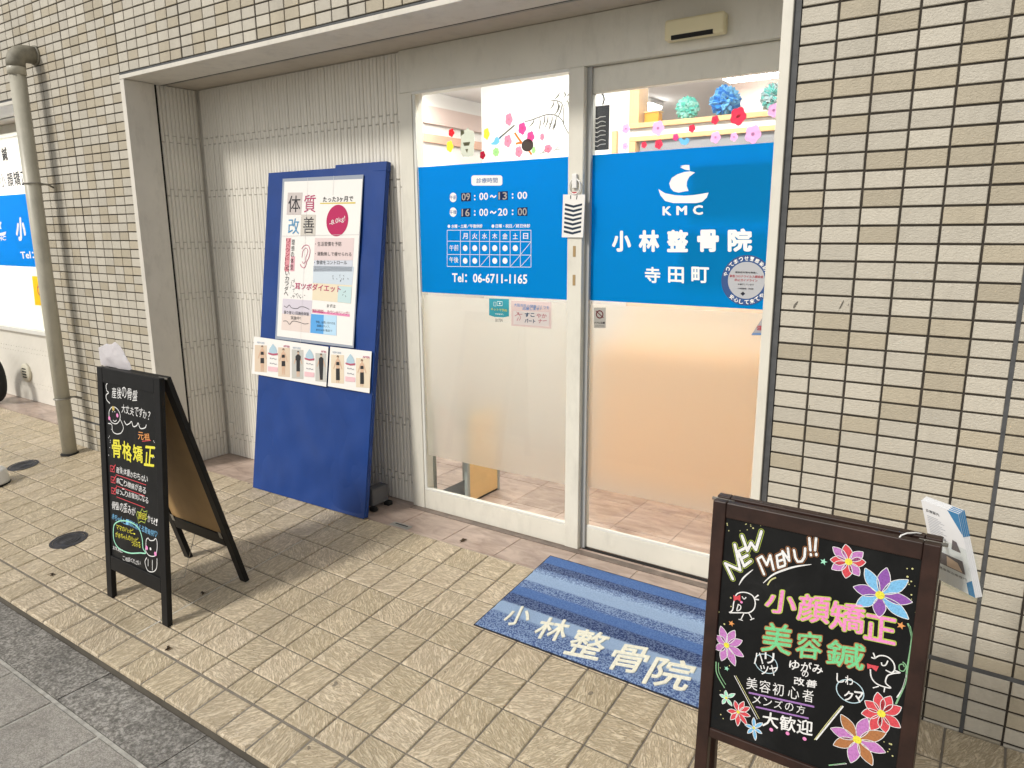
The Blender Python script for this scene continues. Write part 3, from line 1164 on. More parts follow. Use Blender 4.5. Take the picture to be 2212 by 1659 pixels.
on_st('感染症対策を実施し', 0.026, 0.085, 0.007, BLK_INK)
on_st('新型コロナウイルス感染症', 0.010, 0.125, 0.0095, RED_INK)
on_st('防止ガイドライン', -0.004, 0.085, 0.0095, RED_INK)
on_st('を遵守しています', -0.018, 0.060, 0.006, BLK_INK)
on_st('小林整骨院　寺田町', -0.034, 0.060, 0.006, BLK_INK)
d = Sheet(PL_L, H + 0.0014)
a, b = sc_c
d.poly([(a - 0.018, b - 0.050), (a - 0.009, b - 0.042), (a, b - 0.050), (a - 0.009, b - 0.058)], True)
d.build('sticker_mark', BLK_INK, stk)

# small stickers on the glass
cF = crop(1540, 1080, 610 / 2212)
t1 = Sheet(PL_F, H + 0.0003, cF).poly([(1070, 140), (1340, 150), (1340, 385), (1270, 398), (1140, 392), (1070, 368)]).build('booking_sticker', vinyl('teal_print', (0.05, 0.33, 0.42), 0.4), front)
Sheet(PL_F, H + 0.0009, cF).line([(1135, 190), (1165, 192), (1165, 245), (1135, 243)], 0.002, True, False).line([(1182, 182), (1250, 186), (1250, 240), (1182, 236)], 0.0025, True, False).disc((1216, 210), 0.004).build('sticker_drawing', MT_WHITEV, t1)
text(PL_F, 'ネットで予約', (1095, 302), (1315, 325), (1095, 265), cF, H + 0.0009, vinyl('yellow_print', (0.75, 0.66, 0.10), 0.4), t1, 0.02)
text(PL_F, 'できます。', (1152, 362), (1268, 368), (1152, 342), cF, H + 0.0009, MT_WHITEV, t1, 0.02)
text(PL_F, 'EKiTEN', (1158, 458), (1252, 460), (1158, 418), cF, H + 0.0004, BLK_INK, front, 0.0, 'sticker_lettering')
t2 = Sheet(PL_F, H + 0.0003, cF).poly([(1370, 170), (1915, 195), (1915, 552), (1372, 512)]).build('pink_sticker', vinyl('pale_pink_print', (0.70, 0.58, 0.58), 0.4), front)
Sheet(PL_F, H + 0.0009, cF).poly([(1400, 310), (1885, 330), (1885, 525), (1402, 492)]).build('sticker_panel', vinyl('pale_print', (0.78, 0.75, 0.74), 0.4), t2)
BLU_INK = vinyl('blue_ink', (0.16, 0.32, 0.62), 0.3)
text(PL_F, '大阪市民の健康づくりを', (1410, 250), (1890, 290), (1410, 205), cF, H + 0.0012, BLU_INK, t2, 0.01)
text(PL_F, '応援します！', (1525, 298), (1775, 305), (1525, 260), cF, H + 0.0012, BLU_INK, t2, 0.02)
NVY = vinyl('navy_ink', (0.05, 0.10, 0.18), 0.2)
PKI = vinyl('pink_ink', (0.55, 0.25, 0.28), 0.3)
text(PL_F, 'すこ', (1555, 395), (1690, 395), (1555, 335), cF, H + 0.0012, NVY, t2, 0.03)
text(PL_F, 'やか', (1715, 405), (1855, 410), (1715, 345), cF, H + 0.0012, PKI, t2, 0.02)
text(PL_F, 'パート', (1555, 470), (1700, 478), (1555, 415), cF, H + 0.0012, NVY, t2, 0.03)
text(PL_F, 'ナー', (1740, 480), (1855, 470), (1740, 425), cF, H + 0.0012, PKI, t2, 0.03)
Sheet(PL_F, H + 0.0012, cF).line([(1445, 320), (1470, 355), (1525, 355)], 0.003).line([(1420, 380), (1470, 358), (1500, 400), (1480, 440)], 0.003).line([(1470, 400), (1450, 445)], 0.003).disc((1470, 340), 0.004).build('figure_drawing', PKI, t2)

cN = crop(2180, 1060, 720 / 2212)
ns = Sheet(PL_L, H + 0.0003, cN).poly([(148, 287), (285, 287), (283, 522), (148, 520)]).build('no_smoking_sticker', vinyl('sticker_silver', (0.40, 0.40, 0.38), 0.25), leaf)
DRK = vinyl('maroon_print', (0.13, 0.02, 0.025), 0.15)
Sheet(PL_L, H + 0.0009, cN).ring((214, 365), 0.0155, 0.005).line([(172, 325), (258, 405)], 0.004, smooth=False).build('prohibition_ring', DRK, ns)
text(PL_L, 'ドアに注意', (155, 475), (275, 475), (155, 448), cN, H + 0.0009, BLK_INK, ns, 0.03)
text(PL_L, 'CAUTION', (165, 505), (265, 507), (165, 488), cN, H + 0.0009, BLK_INK, ns, 0.0)
tr = Sheet(PL_L, H + 0.0003, cN).poly([(1958, 604), (2110, 370), (2260, 604)]).build('warning_triangle', vinyl('triangle_grey', (0.40, 0.40, 0.44), 0.25), leaf)
text(PL_L, '注', (2025, 548), (2085, 548), (2025, 492), cN, H + 0.0009, RED_INK, tr, 0.03)
Sheet(PL_L, H + 0.0008, cN).poly([(1975, 580), (2245, 580), (2258, 602), (1962, 602)]).build('triangle_strip', BLU_INK, tr)

# cut-out decals on the clear strip of the fixed pane and of the door
cD = crop(1520, 230, 630 / 2212)
cE = crop(2180, 230, 760 / 2212)
DEC = {}


def dmat(name, col):
    if name not in DEC:
        DEC[name] = vinyl('decal_' + name, col, 0.6)
    return DEC[name]


def blossom(pl, px, c, r, col, parent, ry=None, n=5, rot=0.3, name='flower_decal'):
    a, b = pl.pix(*px(*c))
    pts = []
    for k in range(n * 6):
        t_ = 2 * math.pi * k / (n * 6)
        rr = r * (0.80 + 0.22 * abs(math.cos(n * t_ / 2 + rot)))
        pts.append((a + rr * math.cos(t_), b + (ry or 1.0) * rr * math.sin(t_)))
    o = Sheet(pl, 0.0006).poly(pts, True).build(name, dmat(*col), parent)
    Sheet(pl, 0.0011).disc((a, b), r * 0.22, 10, raw=True).build('flower_eye', dmat('eye' + col[0], tuple(min(1, x * 0.6 + 0.05) for x in col[1])), o)
    return o


RED, PINK, HOT, YEL = ('red', (0.72, 0.02, 0.03)), ('pink', (0.85, 0.22, 0.32)), ('hot_pink', (0.80, 0.07, 0.25)), ('yellow', (0.85, 0.70, 0.05))
LIL, CRI, WIN, SKY = ('lilac', (0.80, 0.42, 0.72)), ('crimson', (0.68, 0.05, 0.10)), ('wine', (0.28, 0.01, 0.03)), ('sky', (0.14, 0.42, 0.72))
for c, r, col, ry in (((608, 940), 0.017, RED, 1.1), ((587, 1120), 0.020, YEL, 1.3), ((1070, 955), 0.017, YEL, 1.5), ((1018, 1235), 0.016, WIN, 1.15),
                      ((1365, 765), 0.020, PINK, 1.35), ((1540, 885), 0.021, HOT, 1.25), ((1350, 1050), 0.021, PINK, 1.3), ((1650, 995), 0.020, HOT, 1.2),
                      ((1803, 995), 0.012, PINK, 1.3), ((1495, 1190), 0.020, PINK, 1.2), ((1880, 1150), 0.020, PINK, 0.9)):
    blossom(PL_F, cD, c, r, col, front, ry)
GRN = ('green', (0.30, 0.60, 0.22))
blossom(PL_F, cD, (1195, 1195), 0.018, GRN, front, 1.1, 7)
blossom(PL_F, cD, (1690, 1170), 0.011, GRN, front, 1.4)
Sheet(PL_F, 0.0006, cD).poly([(1120, 1090), (1165, 1055), (1185, 1005), (1215, 990), (1225, 1015), (1280, 960), (1270, 1000), (1235, 1035), (1245, 1060), (1205, 1100), (1150, 1100)]).build('bird_decal', dmat(*SKY), front)
Sheet(PL_F, 0.0006, cD).line([(1440, 940), (1480, 1000), (1535, 1075)], 0.009, smooth=False).line([(1455, 1085), (1500, 1075), (1535, 1075)], 0.009, smooth=False).line([(1615, 1155), (1665, 1230)], 0.009, smooth=False).build('orange_ribbon_decal', dmat('orange', (0.72, 0.16, 0.02)), front)
a_, b_ = PL_F.pix(*cD(1610, 1105))
Sheet(PL_F, 0.0011).disc((a_, b_), 0.034 * 0.9, 28, 0.026, True).build('drum_decal', dmat('charcoal', (0.06, 0.05, 0.045)), front)
cat = Sheet(PL_F, 0.0006, cD).poly([(728, 905), (770, 905), (800, 900), (822, 868), (845, 905), (895, 915), (912, 960), (905, 1010), (915, 1060), (905, 1110), (908, 1180), (895, 1240), (830, 1255), (760, 1255), (735, 1220), (728, 1150), (735, 1050), (725, 980)]).build('cat_decal', dmat('cat_grey', (0.42, 0.44, 0.38)), front)
Sheet(PL_F, 0.0011, cD).poly([(728, 908), (772, 905), (778, 950), (735, 985)]).poly([(760, 1070), (858, 1060), (840, 1110), (775, 1115)]).poly([(790, 1160), (830, 1150), (815, 1210)]).build('cat_markings', dmat('cat_dark', (0.16, 0.15, 0.10)), cat)
br = Sheet(PL_F, 0.0006, cD)
br.line([(2155, 960), (2095, 850), (2060, 770), (1990, 715), (1880, 700), (1760, 735), (1640, 780), (1570, 790)], 0.0045)
br.line([(2085, 830), (2085, 680), (2065, 560), (2000, 520), (1920, 520)], 0.004)
br.line([(2090, 600), (2120, 530), (2165, 480)], 0.0025)
br.line([(1240, 1010), (1300, 960), (1370, 900), (1440, 840)], 0.007)
rb = random.Random(3)
for (x0, y0, L) in [(1990, 715, 180), (1930, 705, 150), (1880, 705, 170), (1830, 715, 130), (1770, 735, 190), (1700, 760, 110), (2040, 560, 150), (2000, 525, 120), (1960, 520, 110), (2060, 570, 170), (2130, 520, 90), (2160, 400, 60), (2090, 400, 80), (1975, 770, 140), (1900, 800, 110), (2030, 410, 90)]:
    dx = rb.uniform(-80, 20)
    br.line([(x0, y0), (x0 + dx * 0.5 + 15, y0 + L * 0.5), (x0 + dx, y0 + L)], 0.006, taper=True)
    br.line([(x0 + dx * 0.4, y0 + L * 0.45), (x0 + dx * 0.4 - 50, y0 + L * 0.65)], 0.005, taper=True)
for (p, q) in (((1730, 1240), (1900, 1190)), ((1900, 1190), (2160, 1150)), ((1800, 1220), (1850, 1160)), ((1960, 1180), (2050, 1120)), ((1930, 1150), (1935, 1060))):
    br.line([p, ((p[0] + q[0]) / 2, (p[1] + q[1]) / 2 - 14), q], 0.003, taper=True)
br.build('willow_decal', vinyl('decal_twig', (0.13, 0.13, 0.11), 0.1), front)
for c, r, col in (((487, 735), 0.018, LIL), ((838, 730), 0.026, LIL), ((1208, 732), 0.014, CRI), ((1460, 640), 0.015, CRI), ((1712, 600), 0.030, CRI),
                  ((1030, 828), 0.012, HOT), ((685, 912), 0.012, CRI), ((845, 905), 0.017, CRI), ((1465, 830), 0.020, LIL), ((1667, 825), 0.015, LIL),
                  ((1873, 795), 0.030, LIL), ((2100, 535), 0.022, LIL), ((480, 928), 0.014, LIL)):
    blossom(PL_L, cE, c, r, col, leaf, 1.1)
Sheet(PL_L, 0.0006, cE).poly([(1060, 850), (1090, 830), (1105, 850), (1130, 858), (1150, 832), (1182, 850), (1170, 890), (1140, 915), (1090, 905)]).build('bird_decal', dmat(*SKY), leaf)

# ------------------------------------------------------------------ hanging tag on the mullion
cT = crop(2050, 600, 200 / 664)
PL_T = Plane((0, YF - 0.016, 0), (1, 0, 0), (0, 0, 1), (0, -1, 0))
tg = thing('hanging_tag', (-1.33, YF - 0.012, 1.42), 'white tag with dark chevrons hanging on the door mullion', 'tag')
c4 = [PL_T.pix(*cT(*q)) for q in ((205, 430), (478, 430), (452, 965), (188, 962))]
me = mesh_from('card', [PL_T.at(p[0], p[1], h) for h in (-0.002, 0.0) for p in c4], [(0, 1, 2, 3), (7, 6, 5, 4)] + [(k, k + 4, (k + 1) % 4 + 4, (k + 1) % 4) for k in range(4)])
recentre(link('card', me, MT_PAPER, tg))
ch = Sheet(PL_T, 0.0006, cT)
for k in range(7):
    y = 540 + 55.5 * k
    x = 230 - 2.5 * k
    ch.poly([(x, y), (x + 105, y + 26), (x + 213, y), (x + 211, y + 26), (x + 105, y + 55), (x - 2, y + 28)])
ch.build('chevron_print', M('navy_print', (0.01, 0.025, 0.055), 0.6), tg)
Sheet(PL_T, 0.0006, cT).line([(300, 440), (300, 485)], 0.004, smooth=False).line([(380, 440), (372, 490)], 0.004, smooth=False).build('tie_print', MT_INK, tg)
ca, cb = PL_T.pix(*cT(350, 330))
tube('ring', [PL_T.at(ca + 0.026 * math.cos(t), cb + 0.031 * math.sin(t), 0.001) for t in [2 * math.pi * k / 28 for k in range(28)]], 0.0032, MT_WHITE, tg, 8, closed=True)
q0 = PL_T.pix(*cT(350, 265))
slab('hook', PL_T, q0[0] - 0.011, q0[0] + 0.011, q0[1] - 0.028, q0[1] + 0.030, -0.007, 0.006, MT_WHITE, tg, 0.003)
Sheet(PL_T, 0.0013, cT).line([(303, 410), (378, 410)], 0.008, smooth=False).build('red_tie', M('red_tie', (0.45, 0.06, 0.07), 0.6), tg)

# ------------------------------------------------------------------ the room behind the glass
MT_RW = M('room_white', (0.80, 0.79, 0.76), 0.7)
MT_RC = M('room_ceiling', (0.80, 0.80, 0.80), 0.8)
MT_RP = M('room_pink', (0.60, 0.47, 0.42), 0.7, var=0.06, vscale=2)
MT_WOOD = M('pale_wood', (0.66, 0.42, 0.20), 0.45, var=0.14, vscale=9)
room = thing('clinic_room', (-1.9, 2.5, PZ), 'bright white walled clinic room behind the glass', 'room')
box('ceiling', -3.72, 0.7, 0.532, 5.2, 2.50, 2.58, MT_RC, room)
box('room_wall', -3.72, -3.62, 0.552, 5.2, 0.0, 2.498, MT_RW, room)
box('room_wall', 0.60, 0.70, 0.552, 5.2, 0.0, 2.498, MT_RW, room)
box('room_wall', -3.62, 0.60, 5.1, 5.2, 0.0, 2.498, MT_RP, room)
box('room_wall', -0.39, 0.60, 0.42, 0.552, 0.0, 2.498, MT_RW, room)
box('wall_moulding', -3.619, -3.585, 0.56, 5.09, 2.258, 2.385, MT_RP, room)
box('wall_moulding', -3.619, -3.595, 0.56, 5.09, 2.120, 2.182, M('salmon_wood', (0.62, 0.36, 0.25), 0.6), room)
box('partition', -2.676, -1.645, 1.60, 1.70, PZ, 2.498, MT_RW, room)
box('partition', -1.644, 0.599, 1.62, 1.70, PZ, 1.20, M('warm_panel', (0.82, 0.70, 0.56), 0.6), room)
box('rear_panel', -1.644, 0.599, 3.20, 3.25, 1.20, 2.498, MT_RP, room)
WARM = glow('lamp_white', (1.0, 0.97, 0.92), 25.0)
for i, (x, y, L, lb) in enumerate(((-3.05, 1.9, 1.1, 'long ceiling light above the pink wall mouldings'), (-2.9, 3.6, 1.1, 'added unseen ceiling light deep in the room behind the partition'),
                                   (-1.0, 0.92, 1.0, 'added unseen ceiling light just inside the sliding door'), (-2.1, 0.92, 1.0, 'added unseen ceiling light just inside the fixed pane'), (-1.30, 2.85, 0.5, 'short ceiling light above the paper balls'))):  # the deep one and both by the glass are unseen, added for light
    lt = thing('ceiling_light', (x, y, 2.44), lb, 'ceiling light', 'ceiling lights inside the clinic')
    box('housing', x - L / 2, x + L / 2, y - 0.13, y + 0.13, 2.462, 2.4995, MT_WHITE, lt, 0.004)
    box('diffuser', x - L / 2 + 0.01, x + L / 2 - 0.01, y - 0.12, y + 0.12, 2.440, 2.461, WARM, lt)

shelf = thing('wooden_shelf', (-1.2, 1.62, 1.2), 'pale wooden hatch frame with shelf behind the door', 'shelf')
YS = 1.60
PL_S = Plane((0, YS, 0), (1, 0, 0), (0, 0, 1), (0, -1, 0))
zs = 2.026
box('post', -1.644, -1.585, YS - 0.02, YS + 0.10, zs, 2.498, MT_WOOD, shelf, 0.002)
box('shelf_board', -1.644, -0.40, YS - 0.03, YS + 0.20, zs - 0.026, zs, MT_WOOD, shelf, 0.002)
box('fascia', -1.640, -0.40, YS - 0.005, YS + 0.02, zs - 0.068, zs - 0.027, MT_RW, shelf)
box('rail', -1.640, -0.40, YS - 0.02, YS + 0.04, zs - 0.095, zs - 0.069, MT_WOOD, shelf, 0.002)
box('blind_box', -1.58, -0.40, YS + 0.0, YS + 0.04, zs - 0.150, zs - 0.096, M('blind_grey', (0.25, 0.25, 0.27), 0.6), shelf)
box('post', -1.64, -1.60, YS - 0.02, YS + 0.04, 1.20, zs - 0.096, MT_WOOD, shelf, 0.002)
box('post', -1.745, -1.715, YS - 0.025, YS - 0.001, 1.20, zs - 0.03, MT_WOOD, shelf, 0.002)
box('curtain', -1.57, -0.40, YS + 0.045, YS + 0.05, 1.20, zs - 0.15, MT_RW, shelf)


def paper_ball(name, px, r, c1, c2, label):
    a, b = PL_S.pix(*px)
    cc = Vector((a, YS + 0.05, max(b, zs + r * 0.93)))
    t = thing(name, (cc.x, cc.y, zs), label, 'paper ball', 'folded paper balls on the shelf')
    for half, col in enumerate((c1, c2)):
        v, f = [], []
        rr = random.Random(int(r * 1000) + half)
        for k in range(90):
            u, w = rr.uniform(-1, 1), rr.uniform(0, 2 * math.pi)
            n = Vector((math.sqrt(1 - u * u) * math.cos(w), math.sqrt(1 - u * u) * math.sin(w), u))
            t1 = n.orthogonal().normalized()
            t1 = t1 * math.cos(w * 3) + n.cross(t1) * math.sin(w * 3)
            t2 = n.cross(t1)
            s_ = r * rr.uniform(0.22, 0.36)
            bse = cc + n * (r * 0.66)
            i0 = len(v)
            v += [bse + t1 * s_, bse - t1 * s_ * 0.6 + t2 * s_ * 0.8, bse - t1 * s_ * 0.6 - t2 * s_ * 0.8, cc + n * r * rr.uniform(0.92, 1.04)]
            f += [(i0, i0 + 1, i0 + 3), (i0 + 1, i0 + 2, i0 + 3), (i0 + 2, i0, i0 + 3)]
        geo('folded_paper', v, f, col, t)
    return t


paper_ball('paper_ball', cE(1535, 455), 0.085, vinyl('ball_blue', (0.03, 0.25, 0.70), 0.3), vinyl('ball_sky', (0.18, 0.50, 0.80), 0.3), 'large blue folded paper ball on the shelf')
paper_ball('paper_ball', cE(1120, 560), 0.066, vinyl('ball_mint', (0.15, 0.62, 0.52), 0.3), vinyl('ball_mint_pale', (0.42, 0.78, 0.70), 0.3), 'small mint green folded paper ball by the basket')
paper_ball('paper_ball', cE(2075, 430), 0.075, vinyl('ball_teal', (0.20, 0.62, 0.58), 0.3), vinyl('ball_grey', (0.45, 0.58, 0.60), 0.3), 'pale teal folded paper ball beside the door jamb')
ax_, az_ = PL_S.pix(*cE(750, 630))
bk = thing('basket', (ax_, YS + 0.05, zs), 'small amber box ornament on the wooden shelf', 'box')
MT_AMB = vinyl('amber_box', (0.80, 0.42, 0.06), 0.3)
box('box_body', ax_ - 0.045, ax_ + 0.04, YS + 0.02, YS + 0.08, zs, zs + 0.055, MT_AMB, bk, 0.006)
box('box_lid', ax_ - 0.048, ax_ + 0.043, YS + 0.017, YS + 0.083, zs + 0.056, zs + 0.064, M('amber_lid', (0.72, 0.50, 0.22), 0.5), bk, 0.002)

# black card hanging inside the door
PL_C = Plane((0, 0.53, 0), (1, 0, 0), (0, 0, 1), (0, -1, 0))
c0, c1 = PL_C.pix(*cE(140, 975)), PL_C.pix(*cE(310, 475))
cd = thing('hanging_card', ((c0[0] + c1[0]) / 2, 0.53, c0[1]), 'black card with white wavy lines hanging inside the door', 'card')
slab('card', PL_C, c0[0], c1[0], c0[1], c1[1], 0, 0.004, M('black_card', (0.012, 0.014, 0.022), 0.6), cd)
wv = Sheet(PL_C, 0.005, cE)
for k in range(7):
    y = 610 + 50 * k
    wv.line([(150, y + 12), (180, y + 18), (210, y), (240, y - 4), (272, y - 8 + 14 * (k % 2))], 0.0032)
wv.build('wavy_print', MT_PAPER, cd)
tube('hook', [PL_C.at(*PL_C.pix(*cE(*q)), 0.002) for q in ((150, 365), (175, 350), (215, 342), (245, 375), (252, 420), (235, 475))], 0.0035, MT_INK, cd, 8)

# the shoe rack by the glass, seen below the frosted film
rack = thing('shoe_rack', (-2.2, 0.72, PZ), 'shoe rack with wooden end panel behind the fixed glass', 'rack')
MT_RKM = M('rack_metal', (0.42, 0.46, 0.46), 0.35, 0.4)
box('end_panel', -2.065, -2.045, 0.60, 0.85, PZ + 0.012, 0.50, M('honey_wood', (0.82, 0.58, 0.28), 0.45, var=0.06, vscale=9), rack, 0.002)
box('panel_foot', -2.062, -2.048, 0.62, 0.85, PZ + 0.0005, PZ + 0.0115, MT_BLACK, rack)
for (x, y) in ((-2.055, 0.588), (-2.055, 0.862), (-2.285, 0.588), (-2.285, 0.862)):
    box('upright', x - 0.011, x + 0.011, y - 0.011, y + 0.011, PZ + 0.0005, 0.56, MT_RKM, rack, 0.002)
box('base_tray', -2.27, -2.067, 0.60, 0.85, PZ + 0.006, PZ + 0.02, M('dark_tray', (0.05, 0.05, 0.05), 0.6, bmp=0.4, bscale=60), rack)
tube('hand_rail', [cast(928, 838, 0.575), cast(1003, 905, 0.575), cast(1006, 985, 0.575)], 0.009, MT_RKM, rack, 10)
box('back_panel', -2.27, -2.067, 0.853, 0.858, PZ + 0.02, 0.50, MT_RW, rack)
box('counter', -1.70, 0.30, 1.32, 1.58, PZ, 0.80, M('orange_counter', (0.98, 0.49, 0.15), 0.5), None, 0.004)
tag(bpy.data.objects['counter'], 'orange wood reception counter glowing behind the frosted door', 'counter')

# ------------------------------------------------------------------ blue board leaning in the recess
BB0, BB1 = Vector((-3.232, 0.112, 0.027)), Vector((-2.360, 0.128, 0.027))
BT0 = Vector((-3.250, 0.382, 1.772))
PL_B = Plane(BB0, BB1 - BB0, (BT0 - BB0) - (BB1 - BB0).normalized() * (BT0 - BB0).dot((BB1 - BB0).normalized()))
if PL_B.n.y > 0:
    PL_B.n = -PL_B.n
BW, BH = (BB1 - BB0).length, 1.762
board = thing('leaning_board', (-2.8, 0.13, 0.02), 'tall board wrapped in royal blue cloth leaning in the recess', 'board')
MT_CLOTH = M('royal_cloth', (0.005, 0.042, 0.215), 0.45, var=0.10, vscale=5, bmp=0.25, bscale=260, bdist=0.0006, spec=0.35)
v, f = [], []
NX, NZ = 34, 64
for j in range(NZ + 1):
    for i in range(NX + 1):
        a, b = BW * i / NX, BH * j / NZ
        e = min(i, NX - i, j * 1.0, NZ - j) / 2.0
        w = mnoise.noise(Vector((a * 3.2, b * 2.0, 1.7))) * 0.008 + mnoise.noise(Vector((a * 9 + b * 4, b * 5 - a * 6, 4.2))) * 0.0055
        w += 0.004 * math.sin(14 * a + 6 * b) * max(0, 0.35 - b)
        w *= 1 + 1.3 * math.exp(-2.2 * b)
        w += 0.006 * math.exp(-((b - 0.10 - 0.10 * a) / 0.018) ** 2) * max(0, a - 0.35)
        k = min(1.0, e)
        v.append(PL_B.at(a, b, 0.001 + w * k))
for j in range(NZ):
    for i in range(NX):
        q = j * (NX + 1) + i
        f.append((q, q + 1, q + NX + 2, q + NX + 1))
geo('cloth', v, f, MT_CLOTH, board, True)
slab('panel', PL_B, 0.002, BW - 0.002, 0.002, BH - 0.002, -0.032, -0.003, MT_CLOTH, board, 0.004)
slab('cloth_fold', PL_B, 0.52, BW + 0.002, BH - 0.03, BH + 0.016, -0.030, 0.002, MT_CLOTH, board, 0.003)
cA = crop(980, 620, 440 / 1825)
cB = crop(980, 980, 440 / 1460)
PB = PL_B
film_pts = [cA(355, 215), cA(1610, 150), cB(1165, 1080), cB(190, 965)]
HB = 0.010


def quad_sheet(name, pl, pix4, h, mat, parent, th=0.0008):
    P = [pl.pix(*q) for q in pix4]
    me = mesh_from(name, [pl.at(p[0], p[1], hh) for hh in (h - th, h) for p in P], [(0, 1, 2, 3), (7, 6, 5, 4)] + [(k, k + 4, (k + 1) % 4 + 4, (k + 1) % 4) for k in range(4)])
    return recentre(link(name, me, mat, parent))


MT_SLEEVE = M('clear_sleeve', (0.28, 0.32, 0.40), 0.15, spec=0.6)
poster = quad_sheet('poster_sleeve', PB, film_pts, HB, MT_SLEEVE, board)
poster['label'] = 'white slimming treatment poster in clear sleeve'
quad_sheet('poster', PB, [cA(385, 262), cA(1600, 218), cB(1155, 1050), cB(215, 930)], HB + 0.0012, MT_PAPER, poster)


def flat(name, col):
    return M('print_' + name, col, 0.55, spec=0.3)


def pq(px, pts, mt, h=0.0020):
    return quad_sheet('print_block', PB, [px(*p) for p in pts], HB + h, mt, poster, 0.0002)


pq(cA, [(440, 430), (668, 430), (645, 775), (420, 775)], flat('rose_grey', (0.55, 0.50, 0.49)))
pq(cA, [(645, 770), (875, 775), (865, 1105), (635, 1105)], flat('warm_grey', (0.58, 0.55, 0.50)))
pq(cA, [(860, 1135), (1470, 1135), (1450, 1480), (845, 1480)], flat('peach', (0.70, 0.58, 0.58)))
pq(cA, [(845, 1482), (1450, 1482), (1440, 1655), (838, 1655)], flat('lilac_blue', (0.58, 0.62, 0.70)))
pq(cB, [(668, 60), (1175, 70), (1150, 300), (662, 270)], flat('pale_blue', (0.56, 0.64, 0.72)))
pq(cB, [(662, 272), (1150, 302), (1135, 528), (655, 480)], flat('pale_gold', (0.74, 0.66, 0.50)))
pq(cB, [(980, 310), (1148, 320), (1135, 526), (970, 508)], flat('pale_aqua', (0.50, 0.66, 0.68)), 0.0026)
pq(cB, [(290, 465), (655, 490), (640, 680), (280, 650)], flat('mauve', (0.62, 0.58, 0.66)))
pq(cB, [(280, 652), (640, 682), (620, 890), (270, 850)], flat('cream_pink', (0.72, 0.62, 0.58)))
pq(cB, [(640, 655), (960, 680), (955, 925), (630, 890)], flat('sky_blue', (0.10, 0.36, 0.74)))
pq(cB, [(800, 668), (960, 682), (955, 925), (795, 908)], flat('sky_pale', (0.45, 0.66, 0.84)), 0.0026)
pq(cA, [(415, 1135), (490, 1135), (455, 1655), (390, 1655)], flat('salmon', (0.66, 0.28, 0.32)))
pq(cA, [(490, 1420), (550, 1420), (540, 1650), (478, 1650)], flat('salmon2', (0.68, 0.36, 0.42)))
pq(cB, [(660, 615), (1120, 660), (1120, 692), (655, 640)], flat('pink_line', (0.72, 0.26, 0.44)))
pq(cA, [(940, 590), (1490, 578), (1488, 602), (940, 606)], flat('gold_line', (0.66, 0.52, 0.10)))
dd = Sheet(PB, HB + 0.0022)
oc = PB.pix(*cA(1207, 865))
orx = abs(PB.pix(*cA(1378, 865))[0] - oc[0])
ory = abs(PB.pix(*cA(1207, 620))[1] - oc[1])
dd.disc(oc, orx, 40, ory, True)
dd.build('price_disc', flat('magenta', (0.44, 0.015, 0.10)), poster)
INK, MAG, NAV = flat('ink', (0.03, 0.03, 0.035)), flat('crimson', (0.45, 0.04, 0.14)), flat('slate_blue', (0.10, 0.30, 0.52))
HT = HB + 0.0030
for ch_, x0, x1, yb, yt, mt in (('体', 445, 632, 735, 480, INK), ('質', 690, 868, 738, 470, MAG), ('改', 443, 612, 1075, 830, NAV), ('善', 675, 848, 1065, 810, INK)):
    text(PB, ch_, (x0, yb), (x1, yb), (x0 + 8, yt), cA, HT, mt, poster, 0.0)
text(PB, 'たった3ヶ月で', (985, 580), (1452, 568), (990, 498), cA, HT, INK, poster, 0.005)
text(PB, '-8.0kg!', (1090, 965), (1335, 885), (1085, 870), cA, HT, MT_PAPER, poster, 0.0)
text(PB, '・生活習慣を予防', (868, 1262), (1275, 1262), (868, 1195), cA, HT, INK, poster, 0.0)
text(PB, '・運動無しで痩せられる', (865, 1410), (1430, 1420), (865, 1348), cA, HT, INK, poster, 0.0)
text(PB, '・食欲をコントロール', (850, 1545), (1360, 1550), (850, 1480), cA, HT, INK, poster, 0.0)
for s_, px_, x, y0, y1, w, mt in (('リバウンドしに', cA, 415, 1145, 1650, 62, flat('dark_red', (0.30, 0.03, 0.06))), ('理想の体型', cA, 500, 1160, 1640, 48, INK), ('くいカラダへ', cB, 325, 60, 440, 50, INK)):
    n_ = len(s_)
    for i, ch_ in enumerate(s_):
        ya, yb = y0 + (y1 - y0) * i / n_, y0 + (y1 - y0) * (i + 0.85) / n_
        dx = -(ya - y0) * 0.06
        text(PB, ch_, (x + dx, yb), (x + w + dx, yb), (x + dx, ya), px_, HT, mt, poster, 0.0)
text(PB, '耳ツボダイエット', (440, 348), (1010, 392), (445, 265), cB, HT, MAG, poster, 0.012)
text(PB, 'まずは', (838, 575), (945, 582), (838, 532), cB, HT, INK, poster, 0.0)
text(PB, '無料相談、カウンセリング！', (655, 635), (1115, 672), (655, 592), cB, HT, MAG, poster, 0.0)
text(PB, '張り替え1回施術体験', (305, 655), (615, 680), (305, 612), cB, HT, INK, poster, 0.0)
text(PB, '実施中！', (390, 725), (512, 735), (390, 680), cB, HT, INK, poster, 0.0)
text(PB, '予約、お問い合わせは', (700, 770), (940, 790), (700, 738), cB, HT, INK, poster, 0.0)
text(PB, '店頭スタッフ、', (715, 815), (875, 830), (715, 785), cB, HT, INK, poster, 0.0)
text(PB, 'またはお電話で', (705, 865), (905, 880), (705, 838), cB, HT, INK, poster, 0.0)
er = Sheet(PB, HT, cA)
er.line([(655, 1305), (700, 1250), (760, 1255), (785, 1330), (770, 1430), (735, 1500), (715, 1570), (690, 1600), (650, 1575), (635, 1540)], 0.0035)
er.line([(660, 1440), (675, 1340), (720, 1290), (750, 1330), (735, 1400), (720, 1440), (715, 1500), (685, 1530), (665, 1500)], 0.0028)
er.build('ear_drawing', MAG, poster)
